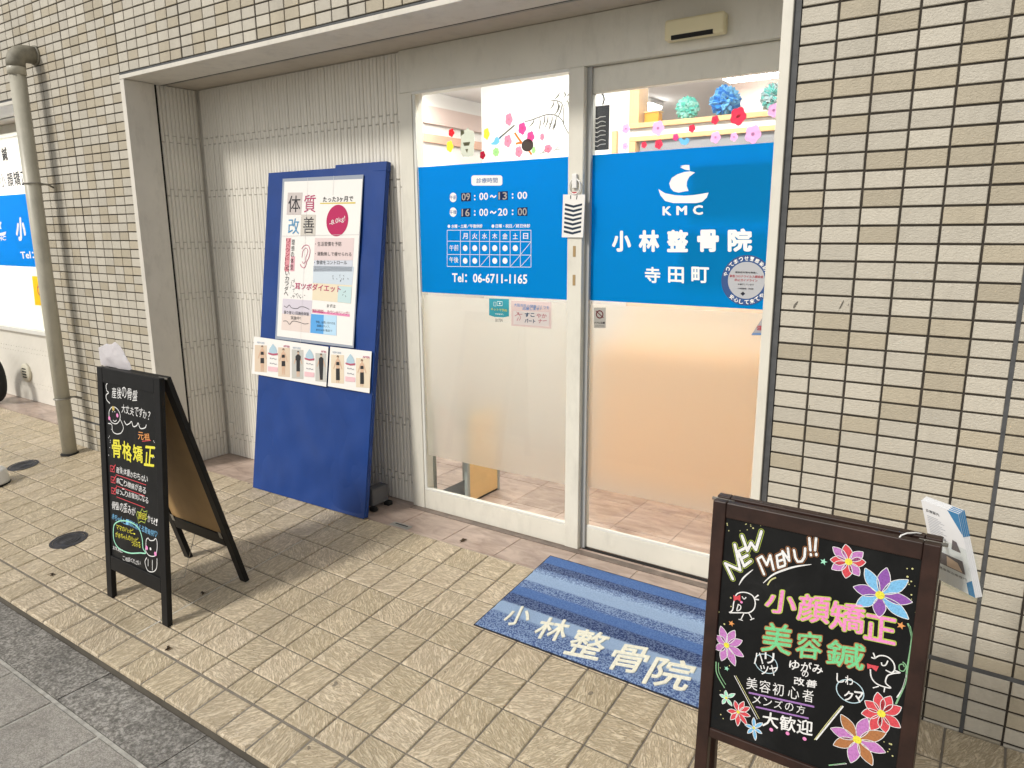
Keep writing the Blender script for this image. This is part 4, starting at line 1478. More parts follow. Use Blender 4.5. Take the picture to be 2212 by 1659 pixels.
gb = Sheet(PB, HT, cB)
gb.line([(305, 555), (340, 575), (370, 545), (400, 580), (470, 590), (500, 570), (555, 570), (620, 600)], 0.003)
gb.line([(295, 745), (340, 745), (375, 785), (415, 745), (500, 760), (560, 780), (610, 775)], 0.003)
for k in range(26):
    x, y = rnd.uniform(890, 1100), rnd.uniform(165, 440)
    if x < 1040 and y > 250:
        continue
    gb.line([(x, y), (x + rnd.uniform(-14, 14), y + rnd.uniform(8, 24))], 0.0025, smooth=False)
for k in range(22):
    x, y = rnd.uniform(385, 440), rnd.uniform(205, 450)
    gb.line([(x, y), (x + rnd.uniform(-10, 14), y + rnd.uniform(6, 16))], 0.0025, smooth=False)
for k in range(14):
    x, y = rnd.uniform(400, 570), rnd.uniform(395, 450)
    gb.line([(x, y), (x + rnd.uniform(-10, 14), y + rnd.uniform(6, 16))], 0.0025, smooth=False)
gb.build('garland_drawing', INK, poster)
cr_ = Sheet(PB, HT + 0.0006, IDENT)
cr_.line([cA(350, 1105), cA(1560, 1080)], 0.0016, smooth=False)
cr_.line([cA(755, 200), cB(510, 1030)], 0.0016, smooth=False)
cr_.line([cA(1160, 170), cA(1140, 470)], 0.0016, smooth=False)
cr_.build('sleeve_creases', M('sleeve_crease', (0.62, 0.62, 0.63), 0.3), poster)

# before and after cards
SKIN, SKN2 = flat('skin', (0.62, 0.42, 0.30)), flat('skin_light', (0.68, 0.50, 0.38))
HAIR, CLO = flat('hair', (0.05, 0.035, 0.03)), flat('black_wear', (0.025, 0.025, 0.028))


def before_after(name, corners, label, people, badges, cols):
    card = quad_sheet(name, PB, [cB(*q) for q in corners], HB + 0.0015, MT_PAPER, board)
    card['label'] = label
    for (x0, y0, x1, y1), col in cols:
        quad_sheet('photo_print', PB, [cB(x0, y0), cB(x1, y0 + 8), cB(x1, y1 + 12), cB(x0, y1)], HB + 0.0022, col, card, 0.0002)
    for (x, y, s_, kind) in people:
        sk, ha, cl = Sheet(PB, HB + 0.0030, cB), Sheet(PB, HB + 0.0036, cB), Sheet(PB, HB + 0.0034, cB)
        def Q(u, w):
            return (x + u * s_, y + w * s_)
        sk.poly([Q(-9, 22), Q(-8, 10), Q(0, 3), Q(8, 10), Q(9, 22), Q(5, 33), Q(24, 58), Q(54, 165), Q(46, 170), Q(18, 88), Q(18, 110), Q(22, 170), Q(16, 330), Q(4, 330), Q(0, 230), Q(-8, 330), Q(-18, 330), Q(-22, 170), Q(-18, 110), Q(-18, 88), Q(-48, 165), Q(-56, 160), Q(-24, 58), Q(-5, 33)])
        ha.poly([Q(-12, 26), Q(-12, 8), Q(-4, -2), Q(6, 0), Q(13, 12), Q(11, 30), Q(8, 14), Q(-6, 12)])
        if kind == 'suit':
            cl.poly([Q(-10, 42), Q(10, 42), Q(28, 62), Q(24, 180), Q(18, 325), Q(-14, 325), Q(-24, 180), Q(-28, 62)])
        elif kind == 'tee':
            cl.poly([Q(-10, 42), Q(10, 42), Q(34, 70), Q(30, 120), Q(22, 120), Q(22, 260), Q(-22, 260), Q(-22, 120), Q(-32, 120), Q(-34, 70)])
        else:
            cl.poly([Q(-18, 78), Q(18, 78), Q(20, 118), Q(-20, 118)])
            c2_ = Sheet(PB, HB + 0.0034, cB)
            c2_.poly([Q(-22, 158), Q(22, 158), Q(24, 225 if kind == 'short' else 300), Q(-22, 225 if kind == 'short' else 300)])
            c2_.build('clothes_print', CLO, card)
        sk.build('figure_print', SKIN, card)
        ha.build('hair_print', HAIR, card)
        cl.build('clothes_print', CLO, card)
    for (x, y) in badges:
        bl, rd, pk, tx_ = Sheet(PB, HB + 0.0030, cB), Sheet(PB, HB + 0.0036, cB), Sheet(PB, HB + 0.0030, cB), Sheet(PB, HB + 0.0036, cB)
        bl.poly([(x, y - 90), (x + 30, y - 50), (x + 48, y - 10), (x + 50, y + 36), (x - 50, y + 30), (x - 46, y - 20), (x - 26, y - 52)])
        rd.poly([(x - 60, y + 18), (x, y + 34), (x + 62, y + 28), (x + 56, y + 52), (x, y + 56), (x - 56, y + 40)])
        pk.poly([(x - 62, y + 190), (x + 60, y + 205), (x + 58, y + 262), (x - 62, y + 250)])
        for k in (0, 1):
            tx_.line([(x - 38, y + 88 + 62 * k), (x - 20, y + 92 + 62 * k)], 0.006, smooth=False)
            tx_.line([(x - 12, y + 98 + 62 * k), (x + 10, y + 92 + 62 * k), (x + 25, y + 104 + 62 * k), (x + 46, y + 100 + 62 * k)], 0.004)
        bl.build('badge_print', flat('badge_blue', (0.40, 0.56, 0.66)), card)
        rd.build('ribbon_print', flat('badge_red', (0.45, 0.10, 0.16)), card)
        pk.build('pink_print', flat('badge_pink', (0.76, 0.50, 0.54)), card)
        tx_.build('figures_print', flat('grey_text', (0.36, 0.36, 0.39)), card)
    return card


SND, GRY, CRM = flat('sand', (0.66, 0.54, 0.42)), flat('photo_grey', (0.50, 0.50, 0.47)), flat('photo_cream', (0.72, 0.62, 0.48))
k1 = before_after('photo_card', [(-70, 935), (855, 1065), (828, 1560), (-98, 1395)], 'white card of two before and after photo pairs',
                  [(35, 1048, 0.98, 'short'), (298, 1085, 0.98, 'short'), (482, 1115, 0.98, 'tee'), (768, 1148, 1.0, 'suit')],
                  [(168, 1115), (622, 1180)],
                  [((-60, 1040, 90, 1370), SND), ((232, 1070, 378, 1430), SND), ((400, 1095, 545, 1455), GRY), ((695, 1140, 828, 1490), GRY)])
for t_, x0, x1, y, mt in (('BEFORE', -28, 62, 1020, flat('pale_text', (0.45, 0.52, 0.60))), ('AFTER', 298, 376, 1065, MAG), ('BEFORE', 415, 512, 1085, flat('pale_text', (0.45, 0.52, 0.60))), ('AFTER', 765, 832, 1132, MAG)):
    text(PB, t_, (x0, y), (x1, y + 10), (x0, y - 24), cB, HB + 0.0030, mt, k1, 0.01)
k2 = before_after('photo_card', [(878, 1062), (1393, 1122), (1365, 1640), (848, 1552)], 'white card with one before and after photo pair',
                  [(975, 1172, 1.02, 'long'), (1275, 1220, 1.02, 'long')], [(1130, 1240)],
                  [((890, 1160, 1050, 1510), CRM), ((1200, 1200, 1372, 1565), CRM)])
for t_, x0, x1, y, mt in (('BEFORE', 910, 1015, 1142, flat('pale_text', (0.45, 0.52, 0.60))), ('AFTER', 1285, 1372, 1200, MAG)):
    text(PB, t_, (x0, y), (x1, y + 10), (x0, y - 24), cB, HB + 0.0030, mt, k2, 0.01)

stand = thing('prop_stand', (-2.42, 0.30, PZ), 'small grey prop with black rubber feet behind the blue board', 'prop')
box('prop_plate', -2.47, -2.41, 0.24, 0.36, PZ + 0.02, PZ + 0.115, M('prop_grey', (0.12, 0.12, 0.125), 0.6), stand, 0.008)
box('foot', -2.425, -2.385, 0.225, 0.255, PZ + 0.0005, PZ + 0.024, MT_BLACK, stand, 0.006)
box('foot', -2.425, -2.385, 0.33, 0.365, PZ + 0.0005, PZ + 0.024, MT_BLACK, stand, 0.006)

# ------------------------------------------------------------------ chalkboards
def chalk(name, col):
    if 'chalk_' + name in MATS:
        return MATS['chalk_' + name]
    m, nt, b = nodes_of('chalk_' + name)
    n = noise(nt, pos(nt), 260, 3, 0.6)
    c = ramp(nt, n, [(0.30, tuple(x * 0.72 for x in col)), (0.55, col)])
    nt.links.new(c, b.inputs['Base Color'])
    b.inputs['Roughness'].default_value = 0.85
    MATS['chalk_' + name] = m
    return m


W_, Y_, P_, G_, O_ = chalk('white', (0.82, 0.82, 0.82)), chalk('yellow', (0.80, 0.74, 0.06)), chalk('pink', (0.85, 0.28, 0.58)), chalk('green', (0.18, 0.62, 0.28)), chalk('orange', (0.75, 0.32, 0.10))
R_, B_, V_, L_, BR_ = chalk('red', (0.66, 0.07, 0.09)), chalk('blue', (0.20, 0.50, 0.80)), chalk('violet', (0.26, 0.09, 0.40)), chalk('lime', (0.48, 0.60, 0.10)), chalk('brown', (0.42, 0.17, 0.06))
M_, MN_ = chalk('mauve', (0.52, 0.20, 0.52)), chalk('mint', (0.35, 0.75, 0.55))
MT_SLATE, _nt, _b = nodes_of('chalk_slate')
_n = noise(_nt, pos(_nt, (1, 1, 0.6)), 7, 6, 0.68, 0.8)
_nt.links.new(ramp(_nt, _n, [(0.42, (0.0055, 0.006, 0.0065)), (0.60, (0.010, 0.0105, 0.011)), (0.75, (0.026, 0.026, 0.027))]), _b.inputs['Base Color'])
_b.inputs['Roughness'].default_value = 0.36
_b.inputs['Specular IOR Level'].default_value = 0.25


def a_board(name, x0, x1, top, foot, rear_top, rear_foot, frame_mat, label, stile, toprail, panel_px, rail, back_mat, legs_rear_gap):
    """front frame with slate, hinged rear frame with backing; top/foot: (y, z) of the faces"""
    t = thing(name, ((x0 + x1) / 2, (foot[0] + rear_foot[0]) / 2, foot[1]), label, 'sign board')
    W = x1 - x0
    vdir = Vector((0, top[0] - foot[0], top[1] - foot[1]))
    Lf = vdir.length
    pf = Plane((x0, foot[0], foot[1]), (1, 0, 0), vdir)
    if pf.n.y > 0:
        pf.n = -pf.n
    pb = pf.pix(*panel_px)[1]                            # panel's lower edge, measured
    th = 0.022
    slab('stile', pf, 0, stile, 0, Lf, -th, 0, frame_mat, t, 0.0025)
    slab('stile', pf, W - stile, W, 0, Lf, -th, 0, frame_mat, t, 0.0025)
    slab('top_rail', pf, stile + 0.0003, W - stile - 0.0003, Lf - toprail, Lf, -th, -0.0004, frame_mat, t, 0.0025)
    slab('bottom_rail', pf, stile + 0.0003, W - stile - 0.0003, pb - rail, pb, -th, -0.0004, frame_mat, t, 0.0025)
    slab('slate', pf, stile - 0.003, W - stile + 0.003, pb - 0.003, Lf - toprail + 0.003, -0.014, -0.006, MT_SLATE, t)
    rdir = Vector((0, rear_top[0] - rear_foot[0], rear_top[1] - rear_foot[1]))
    Lr = rdir.length
    pr = Plane((x0, rear_foot[0], rear_foot[1]), (1, 0, 0), rdir)
    if pr.n.y < 0:
        pr.n = -pr.n                                     # faces the wall
    rb_ = legs_rear_gap
    slab('rear_stile', pr, 0, stile, 0, Lr, -th, 0, frame_mat, t, 0.0025)
    slab('rear_stile', pr, W - stile, W, 0, Lr, -th, 0, frame_mat, t, 0.0025)
    slab('rear_top_rail', pr, stile + 0.0003, W - stile - 0.0003, Lr - toprail, Lr, -th, -0.0004, frame_mat, t, 0.0025)
    slab('rear_bottom_rail', pr, stile + 0.0003, W - stile - 0.0003, rb_, rb_ + rail, -th, -0.0004, frame_mat, t, 0.0025)
    slab('backing', pr, stile - 0.003, W - stile + 0.003, rb_ + rail - 0.003, Lr - toprail + 0.003, -0.016, -0.008, back_mat, t)
    for xa in (stile * 0.5, W - stile * 0.5):
        tube('hinge', [pf.at(xa - 0.025, Lf - 0.004, -th - 0.004), pf.at(xa + 0.025, Lf - 0.004, -th - 0.004)], 0.004, MT_GALV, t, 8)
    for xa in (stile + 0.012, W - stile - 0.012):
        slab('corner_bracket', pr, xa - 0.010, xa + 0.010, rb_ + rail - 0.02, rb_ + rail + 0.012, -th - 0.002, -th - 0.0003, MT_GALV, t)
    return t, pf, pr, W, Lf


MT_BF = M('black_wood', (0.007, 0.007, 0.0075), 0.5, var=0.3, vscale=20, bmp=0.1, bscale=70, spec=0.25)
MT_HB = M('hardboard', (0.44, 0.28, 0.125), 0.6, var=0.08, vscale=12)
c5 = crop(300, 1250, 700 / 1010)
ab1, P1, P1r, W1, L1 = a_board('chalkboard_sign', -2.881, -2.415, (-0.823, 0.911), (-0.900, fz(-2.65, -0.9)), (-0.776, 0.911), (-0.515, fz(-2.65, -0.515)), MT_BF,
                               'black framed chalkboard with yellow lettering standing near the kerb', 0.042, 0.062, c5(170, 1205), 0.062, MT_HB, 0.185)
h1 = -0.0055


def hand(pl, s_, bl, br, tl, px, h, mt, par, bold, amt=0.10):
    """write the characters one by one, each a little off line like handwriting"""
    c = [Vector(pl.pix(*px(*q))) for q in (bl, br, tl)]
    run, up = c[1] - c[0], c[2] - c[0]
    wd = [0.6 if ch in '?!？ー' else (0.72 if ch in 'っゃッィ' else 1.0) for ch in s_]
    tot, x = sum(wd), 0.0
    for ch, w in zip(s_, wd):
        a0, a1 = x / tot, (x + w * 0.9) / tot
        x += w
        sc_ = 1 + rnd.uniform(-amt, amt) * 1.2
        if ch in 'っゃッィー':
            sc_ *= 0.7
        p0 = c[0] + run * a0 + up * rnd.uniform(-amt, amt)
        p1 = c[0] + run * a1 + up * rnd.uniform(-amt, amt)
        text_ab(pl, ch, p0, p1, p0 + up * sc_ * (0.35 if ch == 'ー' else 1) + run / tot * rnd.uniform(-amt, amt) * 1.2, h, mt, par, bold, 'chalk_lettering')


def T1(s_, bl, br, tl, mt, bold=0.004, px=c5):
    return hand(P1, s_, bl, br, tl, px, h1 + 0.0006, mt, ab1, bold)


T1('産後の骨盤', (166, 345), (305, 368), (166, 287), W_, 0.0)
T1('大丈夫ですか？', (218, 432), (372, 468), (220, 388), W_, 0.0)
T1('元祖', (308, 572), (375, 582), (308, 535), O_, 0.01)
T1('骨格矯正', (168, 668), (400, 726), (170, 572), Y_, 0.014)
for i, (s_, x1_, y0, y1) in enumerate((('産後体重がおちない', 362, 752, 812), ('肩こり腰痛がある', 352, 812, 870), ('ぽっこりお腹気になる', 365, 868, 922))):
    T1(s_, (190, y0), (x1_, y1), (191, y0 - 32), W_, 0.0)
T1('骨盤の歪みが', (165, 948), (296, 988), (165, 905), W_, 0.0)
T1('原因', (308, 1005), (352, 1015), (308, 968), Y_, 0.0)
T1('かも?!', (360, 1022), (412, 1042), (362, 985), W_, 0.0)
T1('赤ちゃんと一緒に通える整骨院♡', (165, 1003), (412, 1108), (167, 975), B_, 0.0)
T1('ママのハッピー', (190, 1062), (292, 1090), (190, 1035), Y_, 0.0)
T1('が赤ちゃんのハッピー', (186, 1102), (318, 1140), (186, 1076), Y_, 0.0)
T1('つながる', (272, 1150), (322, 1165), (272, 1130), Y_, 0.0)
T1('お気軽に', (172, 1168), (225, 1192), (172, 1146), W_, 0.0)
T1('ご相談ください', (225, 1228), (322, 1258), (225, 1205), W_, 0.0)
k = Sheet(P1, h1 + 0.0006, c5)
k.line([(150, 265), (135, 280), (138, 310), (148, 322), (135, 335), (138, 360), (155, 380)], 0.004)
k.line([(232, 475), (245, 495), (262, 488), (272, 478), (282, 505), (300, 500), (308, 486), (320, 515), (345, 512), (352, 495)], 0.004)
k.line([(150, 450), (152, 420), (170, 398), (195, 410), (210, 440), (208, 470), (190, 490), (165, 482), (150, 450)], 0.0035)
k.line([(145, 488), (165, 495), (170, 530), (190, 545), (215, 540), (228, 515), (222, 490), (210, 465)], 0.0035)
k.line([(172, 470), (182, 478), (192, 470)], 0.003)
k.line([(350, 1150), (352, 1120), (362, 1110), (372, 1122), (392, 1122), (402, 1112), (410, 1128), (410, 1170), (400, 1205), (370, 1205), (350, 1180), (350, 1150)], 0.0035)
k.line([(355, 1215), (345, 1240), (360, 1285), (390, 1292), (408, 1270), (410, 1220)], 0.0035)
k.line([(362, 1222), (362, 1262)], 0.003)
k.line([(385, 1228), (385, 1285)], 0.003)
k.disc((375, 1168), 0.006, 12)
for k_ in range(12):
    k.disc((rnd.choice((rnd.uniform(148, 165), rnd.uniform(385, 400))), rnd.uniform(515, 690)), 0.0022, 6)
for p_ in ((170, 425), (182, 425)):
    k.disc(p_, 0.0025, 8)
k.build('chalk_drawing', W_, ab1)
k = Sheet(P1, h1 + 0.0012, c5)
k.disc((153, 460), 0.0085, 14).disc((196, 445), 0.0085, 14).disc((355, 1162), 0.009, 14).disc((402, 1195), 0.009, 14)
k.build('chalk_cheeks', P_, ab1)
Sheet(P1, h1 + 0.0012, c5).disc((174, 407), 0.010, 14).build('chalk_curl', chalk('gold', (0.55, 0.42, 0.12)), ab1)
k = Sheet(P1, h1 + 0.0010, c5)
for (x, y) in ((158, 716), (162, 776), (164, 836)):
    k = Sheet(P1, h1 + 0.0010, c5)
    k.line([(x, y), (x + 22, y + 6), (x + 22, y + 36), (x, y + 30)], 0.004, True, False)
    k.line([(x + 4, y + 14), (x + 10, y + 26), (x + 28, y - 4)], 0.005, False, False)
    k.build('chalk_tick', R_, ab1)
for p_, q_ in (((190, 766), (352, 822)), ((190, 826), (345, 882)), ((192, 886), (345, 945)), ((330, 585), (378, 580))):
    Sheet(P1, h1 + 0.0010, c5).line([p_, q_], 0.003, smooth=False).build('chalk_underline', R_, ab1)
k = Sheet(P1, h1 + 0.0010, c5)
k.line([(175, 1060), (185, 1030), (220, 1015), (270, 1025), (310, 1055), (330, 1110), (335, 1165), (350, 1190), (318, 1190), (260, 1190), (205, 1165), (178, 1120)], 0.0055, True)
k.build('chalk_bubble', MN_, ab1)
k = Sheet(P1, h1 + 0.0010, c5)
k.line([(300, 985), (305, 965), (320, 972), (330, 950), (340, 968), (358, 962), (352, 985), (360, 1000), (348, 1008), (345, 1028), (325, 1018), (310, 1028), (308, 1005)], 0.003, True, False)
k.build('chalk_burst', L_, ab1)
# chain between the frames
tube('spreader_cord', [P1r.at(W1 * 0.42, 0.19, -0.024), (-2.68, -0.66, -0.045), (-2.70, -0.78, -0.03), P1.at(W1 * 0.38, 0.16, -0.024)], 0.0014, MT_GALV, ab1, 6)

cbag = crop(330, 1260, 370 / 2212)
bagp = Plane((0, -0.785, 0), (1, 0, 0), (0, 0, 1), (0, -1, 0))
outl = [bagp.pix(*cbag(*q)) for q in ((240, 260), (330, 215), (420, 172), (480, 185), (540, 180), (600, 130), (660, 175), (725, 245), (790, 340), (830, 430), (880, 520), (935, 610), (985, 740), (860, 800), (700, 760), (560, 720), (430, 690), (300, 640), (270, 500), (250, 400))]
bc = Vector((sum(p[0] for p in outl) / len(outl), sum(p[1] for p in outl) / len(outl)))
v, f = [], []
n_ = len(outl)
rings = (1.0, 0.8, 0.55, 0.28)
for side in (1, -1):
    base = len(v)
    for ri, rg in enumerate(rings):
        for i, p in enumerate(outl):
            q = bc + (Vector(p) - bc) * rg
            dep = 0.012 * (1 - rg) + 0.010 * mnoise.noise(Vector((q.x * 30, q.y * 30, side * 3))) * (1 if rg < 1 else 0.15)
            v.append((q.x, -0.785 - side * (dep + 0.001), q.y))
    v.append((bc.x, -0.785 - side * 0.012, bc.y))
    for ri in range(len(rings) - 1):
        for i in range(n_):
            j = (i + 1) % n_
            f.append((base + ri * n_ + i, base + ri * n_ + j, base + (ri + 1) * n_ + j, base + (ri + 1) * n_ + i))
    for i in range(n_):
        f.append((base + 3 * n_ + i, base + 3 * n_ + (i + 1) % n_, base + 4 * n_))
bag = geo('plastic_bag', v, f, vinyl('bag_white', (0.82, 0.80, 0.82), 0.5, 0.3), None, True)
tag(bag, 'crumpled white plastic bag tucked behind the black chalkboard top', 'plastic bag')

MT_DB = M('dark_brown_wood', (0.030, 0.013, 0.009), 0.42, var=0.4, vscale=16, bmp=0.18, bscale=60, dirt=0.3)
c6 = crop(2550, 1820, 1250 / 1956)
ab2, P2, P2r, W2, L2 = a_board('chalkboard_sign', -0.305, 0.142, (-0.750, 0.850), (-0.800, fz(-0.1, -0.8)), (-0.700, 0.853), (-0.700, fz(-0.1, -0.7)), MT_DB,
                               'dark brown framed menu chalkboard covered with chalk flowers', 0.030, 0.036, crop(2200, 2400, 1400 / 2212)(725, 520), 0.024, MT_HB, 0.30)
h2 = -0.0055


def T2(s_, bl, br, tl, mt, bold=0.01, outline=None, ob=0.05):
    if outline is not None:
        text(P2, s_, (bl[0] - 6, bl[1] + 4), (br[0] + 6, br[1] + 6), (tl[0] - 6, tl[1] - 6), c6, h2 + 0.0005, outline, ab2, ob, 'chalk_outline')
    if len(s_) > 1 and outline is None:
        return hand(P2, s_, bl, br, tl, c6, h2 + 0.0011, mt, ab2, bold, 0.06)
    return text(P2, s_, bl, br, tl, c6, h2 + 0.0011, mt, ab2, bold, 'chalk_lettering')


LET = [('N', L_, [[(306, 553), (262, 462), (350, 502), (318, 352)]]),
       ('E', L_, [[(338, 392), (372, 478), (412, 448)], [(338, 392), (378, 372)], [(355, 434), (392, 414)]]),
       ('W', L_, [[(360, 300), (392, 388), (414, 340), (442, 382), (474, 274)]]),
       ('M', BR_, [[(490, 526), (452, 436), (478, 420), (506, 472), (526, 414), (546, 498)]]),
       ('E', BR_, [[(564, 418), (574, 488), (612, 474)], [(564, 418), (598, 402)], [(568, 452), (600, 440)]]),
       ('N', BR_, [[(614, 464), (598, 390), (638, 446), (630, 374)]]),
       ('U', BR_, [[(666, 384), (674, 428), (688, 452), (712, 450), (728, 424), (732, 374)]]),
       ('!', BR_, [[(756, 314), (762, 385)], [(765, 408), (766, 414)]]),
       ('!', BR_, [[(796, 312), (790, 385)], [(797, 406), (797, 413)]])]
for nm, ol, lines in LET:
    for wd_, mt, hh in ((0.0125 if ol is L_ else 0.0105, ol, 0.0003), (0.0100 if ol is L_ else 0.0085, MT_SLATE, 0.0006), (0.0064 if ol is L_ else 0.0052, W_, 0.0010)):
        k = Sheet(P2, h2 + hh, c6)
        for ln in lines:
            P = [Vector(P2.pix(*c6(*q))) for q in ln]
            for p, q in zip(P[:-1], P[1:]):
                k.h += 0.00002
                k.line([tuple(p), tuple(q)], wd_, False, False, True)
            for p in P:
                k.h += 0.00002
                k.disc(tuple(p), wd_ / 2, 14, raw=True)
        k.build('chalk_lettering' if mt is W_ else 'chalk_outline', mt, ab2)
for ch_, bl, br, tl in (('小', (490, 745), (672, 770), (508, 610)), ('顔', (680, 800), (870, 820), (695, 640)), ('矯', (872, 848), (1075, 880), (885, 680)), ('正', (1075, 905), (1262, 945), (1085, 755))):
    T2(ch_, bl, br, tl, P_, 0.011, L_, 0.042)
for ch_, bl, br, tl in (('美', (470, 978), (645, 1005), (490, 805)), ('容', (672, 1015), (825, 1030), (685, 860)), ('鍼', (850, 1055), (1075, 1095), (865, 905))):
    T2(ch_, bl, br, tl, G_, 0.012, BR_, 0.036)
T2('ハリ', (430, 1050), (556, 1052), (430, 985), W_, 0.01)
T2('ツヤ', (465, 1112), (578, 1128), (465, 1052), W_, 0.01)
T2('ゆがみ', (635, 1082), (842, 1115), (642, 1028), W_, 0.012)
T2('の', (712, 1128), (752, 1132), (712, 1092), W_, 0.012)
T2('改善', (665, 1172), (805, 1200), (670, 1125), W_, 0.015)
T2('しわ', (915, 1160), (1020, 1188), (915, 1105), W_, 0.012)
T2('クマ', (958, 1265), (1078, 1285), (962, 1202), W_, 0.02)
for ch_, x in zip('美容初心者', (385, 462, 540, 630, 715)):
    yb = 1200 + (x - 385) * 0.215
    T2(ch_, (x, yb), (x + 65, yb + 12), (x + 2, yb - 72), W_, 0.0)
for ch_, x in zip('メンズの方', (420, 485, 548, 612, 680)):
    yb = 1282 + (x - 420) * 0.225
    T2(ch_, (x, yb), (x + 50, yb + 10), (x + 2, yb - 48), W_, 0.0)
for ch_, x in zip('大歓迎', (478, 580, 680)):
    yb = 1418 + (x - 478) * 0.21
    T2(ch_, (x, yb), (x + 95, yb + 18), (x + 4, yb - 88), W_, 0.014)
FLOW = [((988, 452), 0.020, [(R_, [(970, 350), (1088, 455), (970, 548), (880, 440)]), (M_, [(895, 365), (1072, 395), (1050, 535), (888, 495)])], W_),
        ((1172, 648), 0.024, [(V_, [(1212, 488), (1362, 690), (1165, 778), (1015, 600)]), (B_, [(1085, 490), (1338, 560), (1340, 790), (1032, 708)])], W_),
        ((270, 942), 0.018, [(M_, [(236, 830), (318, 855), (362, 915), (370, 1010), (320, 1064), (240, 1034), (205, 965), (210, 885)])], W_),
        ((1180, 1345), 0.022, [(R_, [(1158, 1220), (1236, 1243), (1297, 1308), (1292, 1428), (1206, 1458), (1118, 1442), (1063, 1345), (1083, 1270)])], W_),
        ((1038, 1498), 0.024, [(BR_, [(943, 1350), (1207, 1460), (1127, 1650), (898, 1530)]), (M_, [(1097, 1370), (1204, 1574), (1000, 1634), (882, 1432)])], W_),
        ((338, 1335), 0.011, [(R_, [(318, 1268), (372, 1273), (407, 1308), (410, 1360), (390, 1412), (335, 1418), (293, 1380), (273, 1328)])], W_),
        ((430, 1428), 0.008, [(B_, [(430, 1368), (482, 1400), (478, 1462), (440, 1502), (393, 1460), (378, 1410)])], W_),
        ((268, 1252), 0.008, [(MN_, [(265, 1208), (320, 1228), (302, 1300), (245, 1287), (230, 1233)])], W_)]
for c, w, sets, ol in FLOW:
    ow = Sheet(P2, h2 + 0.0014, c6)
    for mt, tips in sets:
        fs = Sheet(P2, h2 + 0.0009, c6)
        for tp in tips:
            pts = fs.petal(c, tp, w)
            fs.poly(pts, True)
            ow.line(pts, 0.0013, True, True, True)
        fs.build('chalk_petals', mt, ab2)
    ow.build('chalk_outline', ol, ab2)
    Sheet(P2, h2 + 0.0019, c6).disc(c, w * 0.36, 16).build('chalk_flower_eye', Y_, ab2)


def star(c, r, mt):
    a, b = P2.pix(*c6(*c))
    Sheet(P2, h2 + 0.0009).poly([(a + (r if k % 2 == 0 else r * 0.42) * math.sin(k * math.pi / 5 + 0.2), b + (r if k % 2 == 0 else r * 0.42) * math.cos(k * math.pi / 5 + 0.2)) for k in range(10)], True).build('chalk_star', mt, ab2)


star((840, 452), 0.0075, MN_)
star((298, 815), 0.0075, O_)
star((270, 1080), 0.0065, MN_)
star((1295, 828), 0.0085, O_)
k = Sheet(P2, h2 + 0.0009, c6)
k.line([(485, 578), (540, 530), (610, 500), (680, 480), (768, 468)], 0.0042, taper=True)
k.line([(342, 590), (370, 545), (425, 498)], 0.0035, taper=True)
k.build('chalk_underline', W_, ab2)
k = Sheet(P2, h2 + 0.0009, c6)
k.line([(285, 752), (305, 735), (312, 690), (330, 642), (375, 632), (420, 650), (438, 690), (430, 730), (400, 752), (350, 752), (290, 752)], 0.0026)
k.line([(372, 755), (352, 795)], 0.0022).line([(400, 755), (422, 792)], 0.0022).line([(340, 790), (365, 798)], 0.002).line([(408, 795), (432, 785)], 0.002)
k.line([(435, 665), (457, 648)], 0.003).line([(437, 672), (460, 676)], 0.003)
k.line([(335, 702), (352, 712), (350, 732), (330, 740), (338, 705)], 0.0022)
k.line([(360, 655), (372, 672), (385, 660)], 0.002)
k.build('chalk_bird', W_, ab2)
k = Sheet(P2, h2 + 0.0009, c6)
k.line([(1140, 1022), (1170, 1005), (1215, 1012), (1250, 1045), (1258, 1085), (1240, 1105), (1205, 1090)], 0.0026)
k.line([(1115, 1085), (1120, 1130), (1145, 1165), (1185, 1185), (1235, 1195), (1205, 1165), (1215, 1125), (1250, 1110), (1290, 1105), (1255, 1092)], 0.0026)
k.line([(1120, 1015), (1142, 1020), (1132, 988)], 0.0026)
k.line([(1165, 1185), (1130, 1195)], 0.0022).line([(1200, 1190), (1195, 1220)], 0.0022)
k.line([(1180, 1045), (1185, 1062), (1205, 1060), (1218, 1035)], 0.0024)
k.build('chalk_bird', W_, ab2)
k = Sheet(P2, h2 + 0.0009, c6)
k.line([(1270, 1252), (1305, 1195), (1330, 1110)], 0.0022)
k.line([(955, 1302), (880, 1395), (795, 1500)], 0.003)
k.line([(315, 1122), (450, 1378)], 0.0016).line([(900, 1648), (975, 1640)], 0.002)
k.build('chalk_drawing', W_, ab2)
k = Sheet(P2, h2 + 0.0009, c6)
a, b = P2.pix(*c6(502, 1052))
k.ring((a, b), 0.0245, 0.0018, 28, 0.022, True)
k.build('chalk_ring', chalk('pale_blue', (0.50, 0.68, 0.76)), ab2)
k = Sheet(P2, h2 + 0.0009, c6)
a, b = P2.pix(*c6(995, 1215))
k.ring((a, b), 0.0265, 0.0020, 28, 0.025, True)
k.build('chalk_ring', chalk('pale_blue', (0.50, 0.68, 0.76)), ab2)
k = Sheet(P2, h2 + 0.0008, c6)
k.line([(400, 1222), (785, 1306)], 0.0042, smooth=False).line([(442, 1306), (752, 1374)], 0.0038, smooth=False)
k.build('chalk_underline', chalk('purple', (0.35, 0.18, 0.48)), ab2)
k = Sheet(P2, h2 + 0.0009, c6)
for c in ((532, 1440), (628, 1462), (728, 1494)):
    k.disc(c, 0.0042, 14)
k.disc((357, 690), 0.003, 10)
k.build('chalk_dots', P_, ab2)
k = Sheet(P2, h2 + 0.0012, c6)
k.poly([(310, 648), (330, 656), (350, 645), (352, 686), (332, 674), (312, 684)])
k.poly([(1095, 1050), (1120, 1058), (1165, 1068), (1150, 1098), (1122, 1076), (1098, 1082)])
